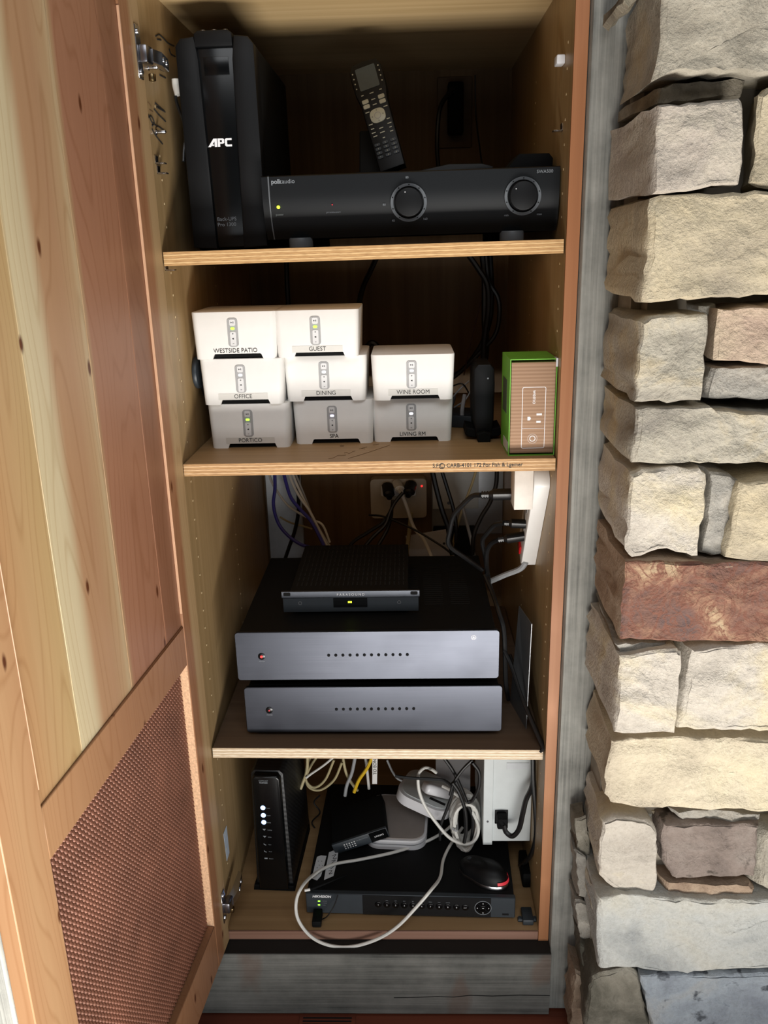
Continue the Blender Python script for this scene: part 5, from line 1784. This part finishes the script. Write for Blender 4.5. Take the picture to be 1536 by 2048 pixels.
cord('white_cable', 'white cable standing in a tall loop in front of the coil', 'cable', 'cord_white',
     [P(872, 1545, Y=0.20), P(862, 1538, Y=0.19), P(848, 1536, Y=0.18), P(837, 1550, Y=0.17), P(838, 1580, Y=0.165), P(850, 1612, Y=0.16), P(872, 1645, Y=0.155), P(900, 1676, Y=0.145),
      P(930, 1688, Y=0.135), P(950, 1680, Y=0.135), P(957, 1655, Y=0.14), P(945, 1625, Y=0.15), P(925, 1600, Y=0.165), P(900, 1580, Y=0.18), P(885, 1572, Y=0.19)], 0.0032)
CO = thing('cable_coil', 'bundled coil of flat white cable standing by the power supply box', 'cable coil', (0.163, 0.170, ZV + 0.0585))
for k_ in range(9):
    bm = B()
    pts = []
    for i in range(25):
        an = 2 * math.pi * i / 24
        pts.append((0.022 * math.cos(an) * (1 + 0.02 * k_) + 0.004 * math.sin(2 * an + k_), -0.024 + k_ * 0.0055 + 0.003 * math.sin(an * 2 + k_ * 1.3), 0.054 * math.sin(an) * (1 + 0.012 * (k_ % 3))))
    tube(bm, pts, 0.0034, 7, False)
    obj('cable_turn', bm, 'cord_white', CO, True)
bm = B()
tube(bm, [(-0.027, -0.028, 0.002), (-0.018, -0.032, 0.0), (-0.016, 0.0, 0.001), (-0.018, 0.022, 0.0), (-0.028, 0.020, 0.002), (-0.030, 0.0, 0.002)], 0.002, 6)
obj('twist_tie', bm, 'cord_grey', CO, True)
wp = thing('white_plug_adapter', 'white rounded plug adapter resting on the tilted white device', 'adapter', (0.110, 0.215, ZV + 0.094), (math.radians(-10), math.radians(28), math.radians(20)))
bm = B()
box(bm, -0.034, 0.030, -0.014, 0.014, -0.010, 0.012, 0.008, 4)
obj('body', bm, 'white_dev', wp, True)
cobj('cap', 'cord_white', wp, (0.028, 0, 0.001), 0.0105, 0.006, axis='x', n=20, bev=0.001)
bm = B()
prism(bm, [(-0.040, 0), (0.034, 0), (0.034, 0.11), (-0.040, 0.12)], 0.0, 0.004, 'xz')
o = obj('foam_sheet', bm, 'white_dev')
o.location = (0.150, 0.318, ZV)
tag(o, 'grey-white packing sheet standing behind the cable coil', 'sheet')

BK = [([(880, 1505), (905, 1540), (922, 1575), (936, 1610), (946, 1640), (942, 1690)], 0.15, 0.0034, 'black cord draped down through the white coil'),
      ([(790, 1552), (820, 1556), (860, 1558), (890, 1562), (905, 1580), (895, 1615), (882, 1650), (880, 1680)], 0.16, 0.0030, 'black cord stretched across the tilted white device'),
      ([(945, 1520), (925, 1540), (908, 1565), (900, 1590)], 0.135, 0.0030, 'short black cord crossing left of the power supply box'),
      ([(945, 1525), (958, 1545), (957, 1575), (945, 1600), (935, 1605)], 0.13, 0.0034, 'black cord bowed beside the power supply box flange'),
      ([(905, 1565), (918, 1585), (930, 1620), (932, 1660), (928, 1685)], 0.125, 0.0036, 'black cord hanging in front of the white coil')]
for pp, yy, r_, lb in BK:
    cord('power_cable', lb, 'cable', 'cord_black', [P(a, b, Y=yy) for a, b in pp], r_)

# hanging cables at the back of the bottom compartment
HC = [('cord_yellow', [(748, 1505), (735, 1535), (718, 1560), (708, 1585)], 0.26, 0.0036, 'yellow network cable dropping behind the small switch'),
      ('cord_grey', [(712, 1505), (704, 1545), (694, 1570), (690, 1592)], 0.27, 0.0036, 'grey network cable left of the yellow one'),
      ('cord_beige', [(684, 1505), (692, 1545), (706, 1570), (716, 1582)], 0.28, 0.0030, 'beige cable crossing behind the yellow cable'),
      ('cord_white', [(730, 1505), (734, 1540), (738, 1578)], 0.275, 0.0030, 'white cable hanging just right of the yellow cable'),
      ('cord_white', [(672, 1510), (648, 1530), (622, 1548), (612, 1556)], 0.25, 0.0024, 'white tie end sticking out of the beige cable bundle'),
      ('cord_beige', [(640, 1505), (620, 1535), (612, 1560), (628, 1575), (650, 1560), (668, 1520)], 0.27, 0.0026, 'beige looped cable beside the modem, inner loop'),
      ('cord_beige', [(625, 1505), (612, 1540), (616, 1572), (640, 1580), (668, 1560), (684, 1525)], 0.28, 0.0026, 'beige looped cable beside the modem, outer loop'),
      ('cord_beige', [(615, 1505), (614, 1540), (606, 1565), (601, 1578)], 0.25, 0.0032, 'beige cable end with pale connector by the modem'),
      ('cord_black', [(640, 1590), (628, 1605), (640, 1625), (624, 1645), (636, 1668), (622, 1690)], 0.30, 0.0016, 'thin black wire zigzagging down behind the modem'),
      ('cord_grey', [(774, 1520), (786, 1545), (800, 1560), (830, 1565)], 0.31, 0.0024, 'thin grey cable passing behind the tilted white device')]
for mt, pp, yy, r_, lb in HC:
    cord('network_cable', lb, 'cable', mt, [P(a, b, Y=yy - 0.004 * j) for j, (a, b) in enumerate(pp)], r_)
tg = thing('cable_tag', 'white cable tag lettered TO EON hanging behind the switch', 'tag')
bm = B()
a_, b_, c_, d_ = (P(*q_, Y=0.255) for q_ in ((745, 1500), (755.5, 1500), (754, 1568), (744.5, 1568)))
vs = [bm.verts.new(v) for v in (a_, d_, c_, b_)]
bm.faces.new(vs)
g = bmesh.ops.extrude_face_region(bm, geom=bm.faces[:])
for v in [q_ for q_ in g['geom'] if isinstance(q_, bmesh.types.BMVert)]:
    v.co.y += 0.0006
tgp = obj('strip', bm, 'white', tg)
q = P(750, 1534, Y=0.2545)
text(tgp, 'TO EON', 0.0068, (q.x, q.y, q.z), 'ink', rot=(math.pi / 2, -math.pi / 2, 0), sx=1.0)

# floor register in front of the beam
fv = thing('floor_vent', 'brown slotted floor register in front of the weathered beam', 'floor vent', (P(655, 2038, Z=0).x, P(655, 2038, Z=0).y, 0.0))
bm = B()
box(bm, -0.052, 0.052, -0.020, 0.006, 0.0, 0.003, 0.0008, 1)
obj('frame', bm, 'floor', fv)
for i in range(3):
    bobj('slat', 'slot', fv, -0.045, 0.045, -0.016 + i * 0.007, -0.013 + i * 0.007, 0.0028, 0.0034)
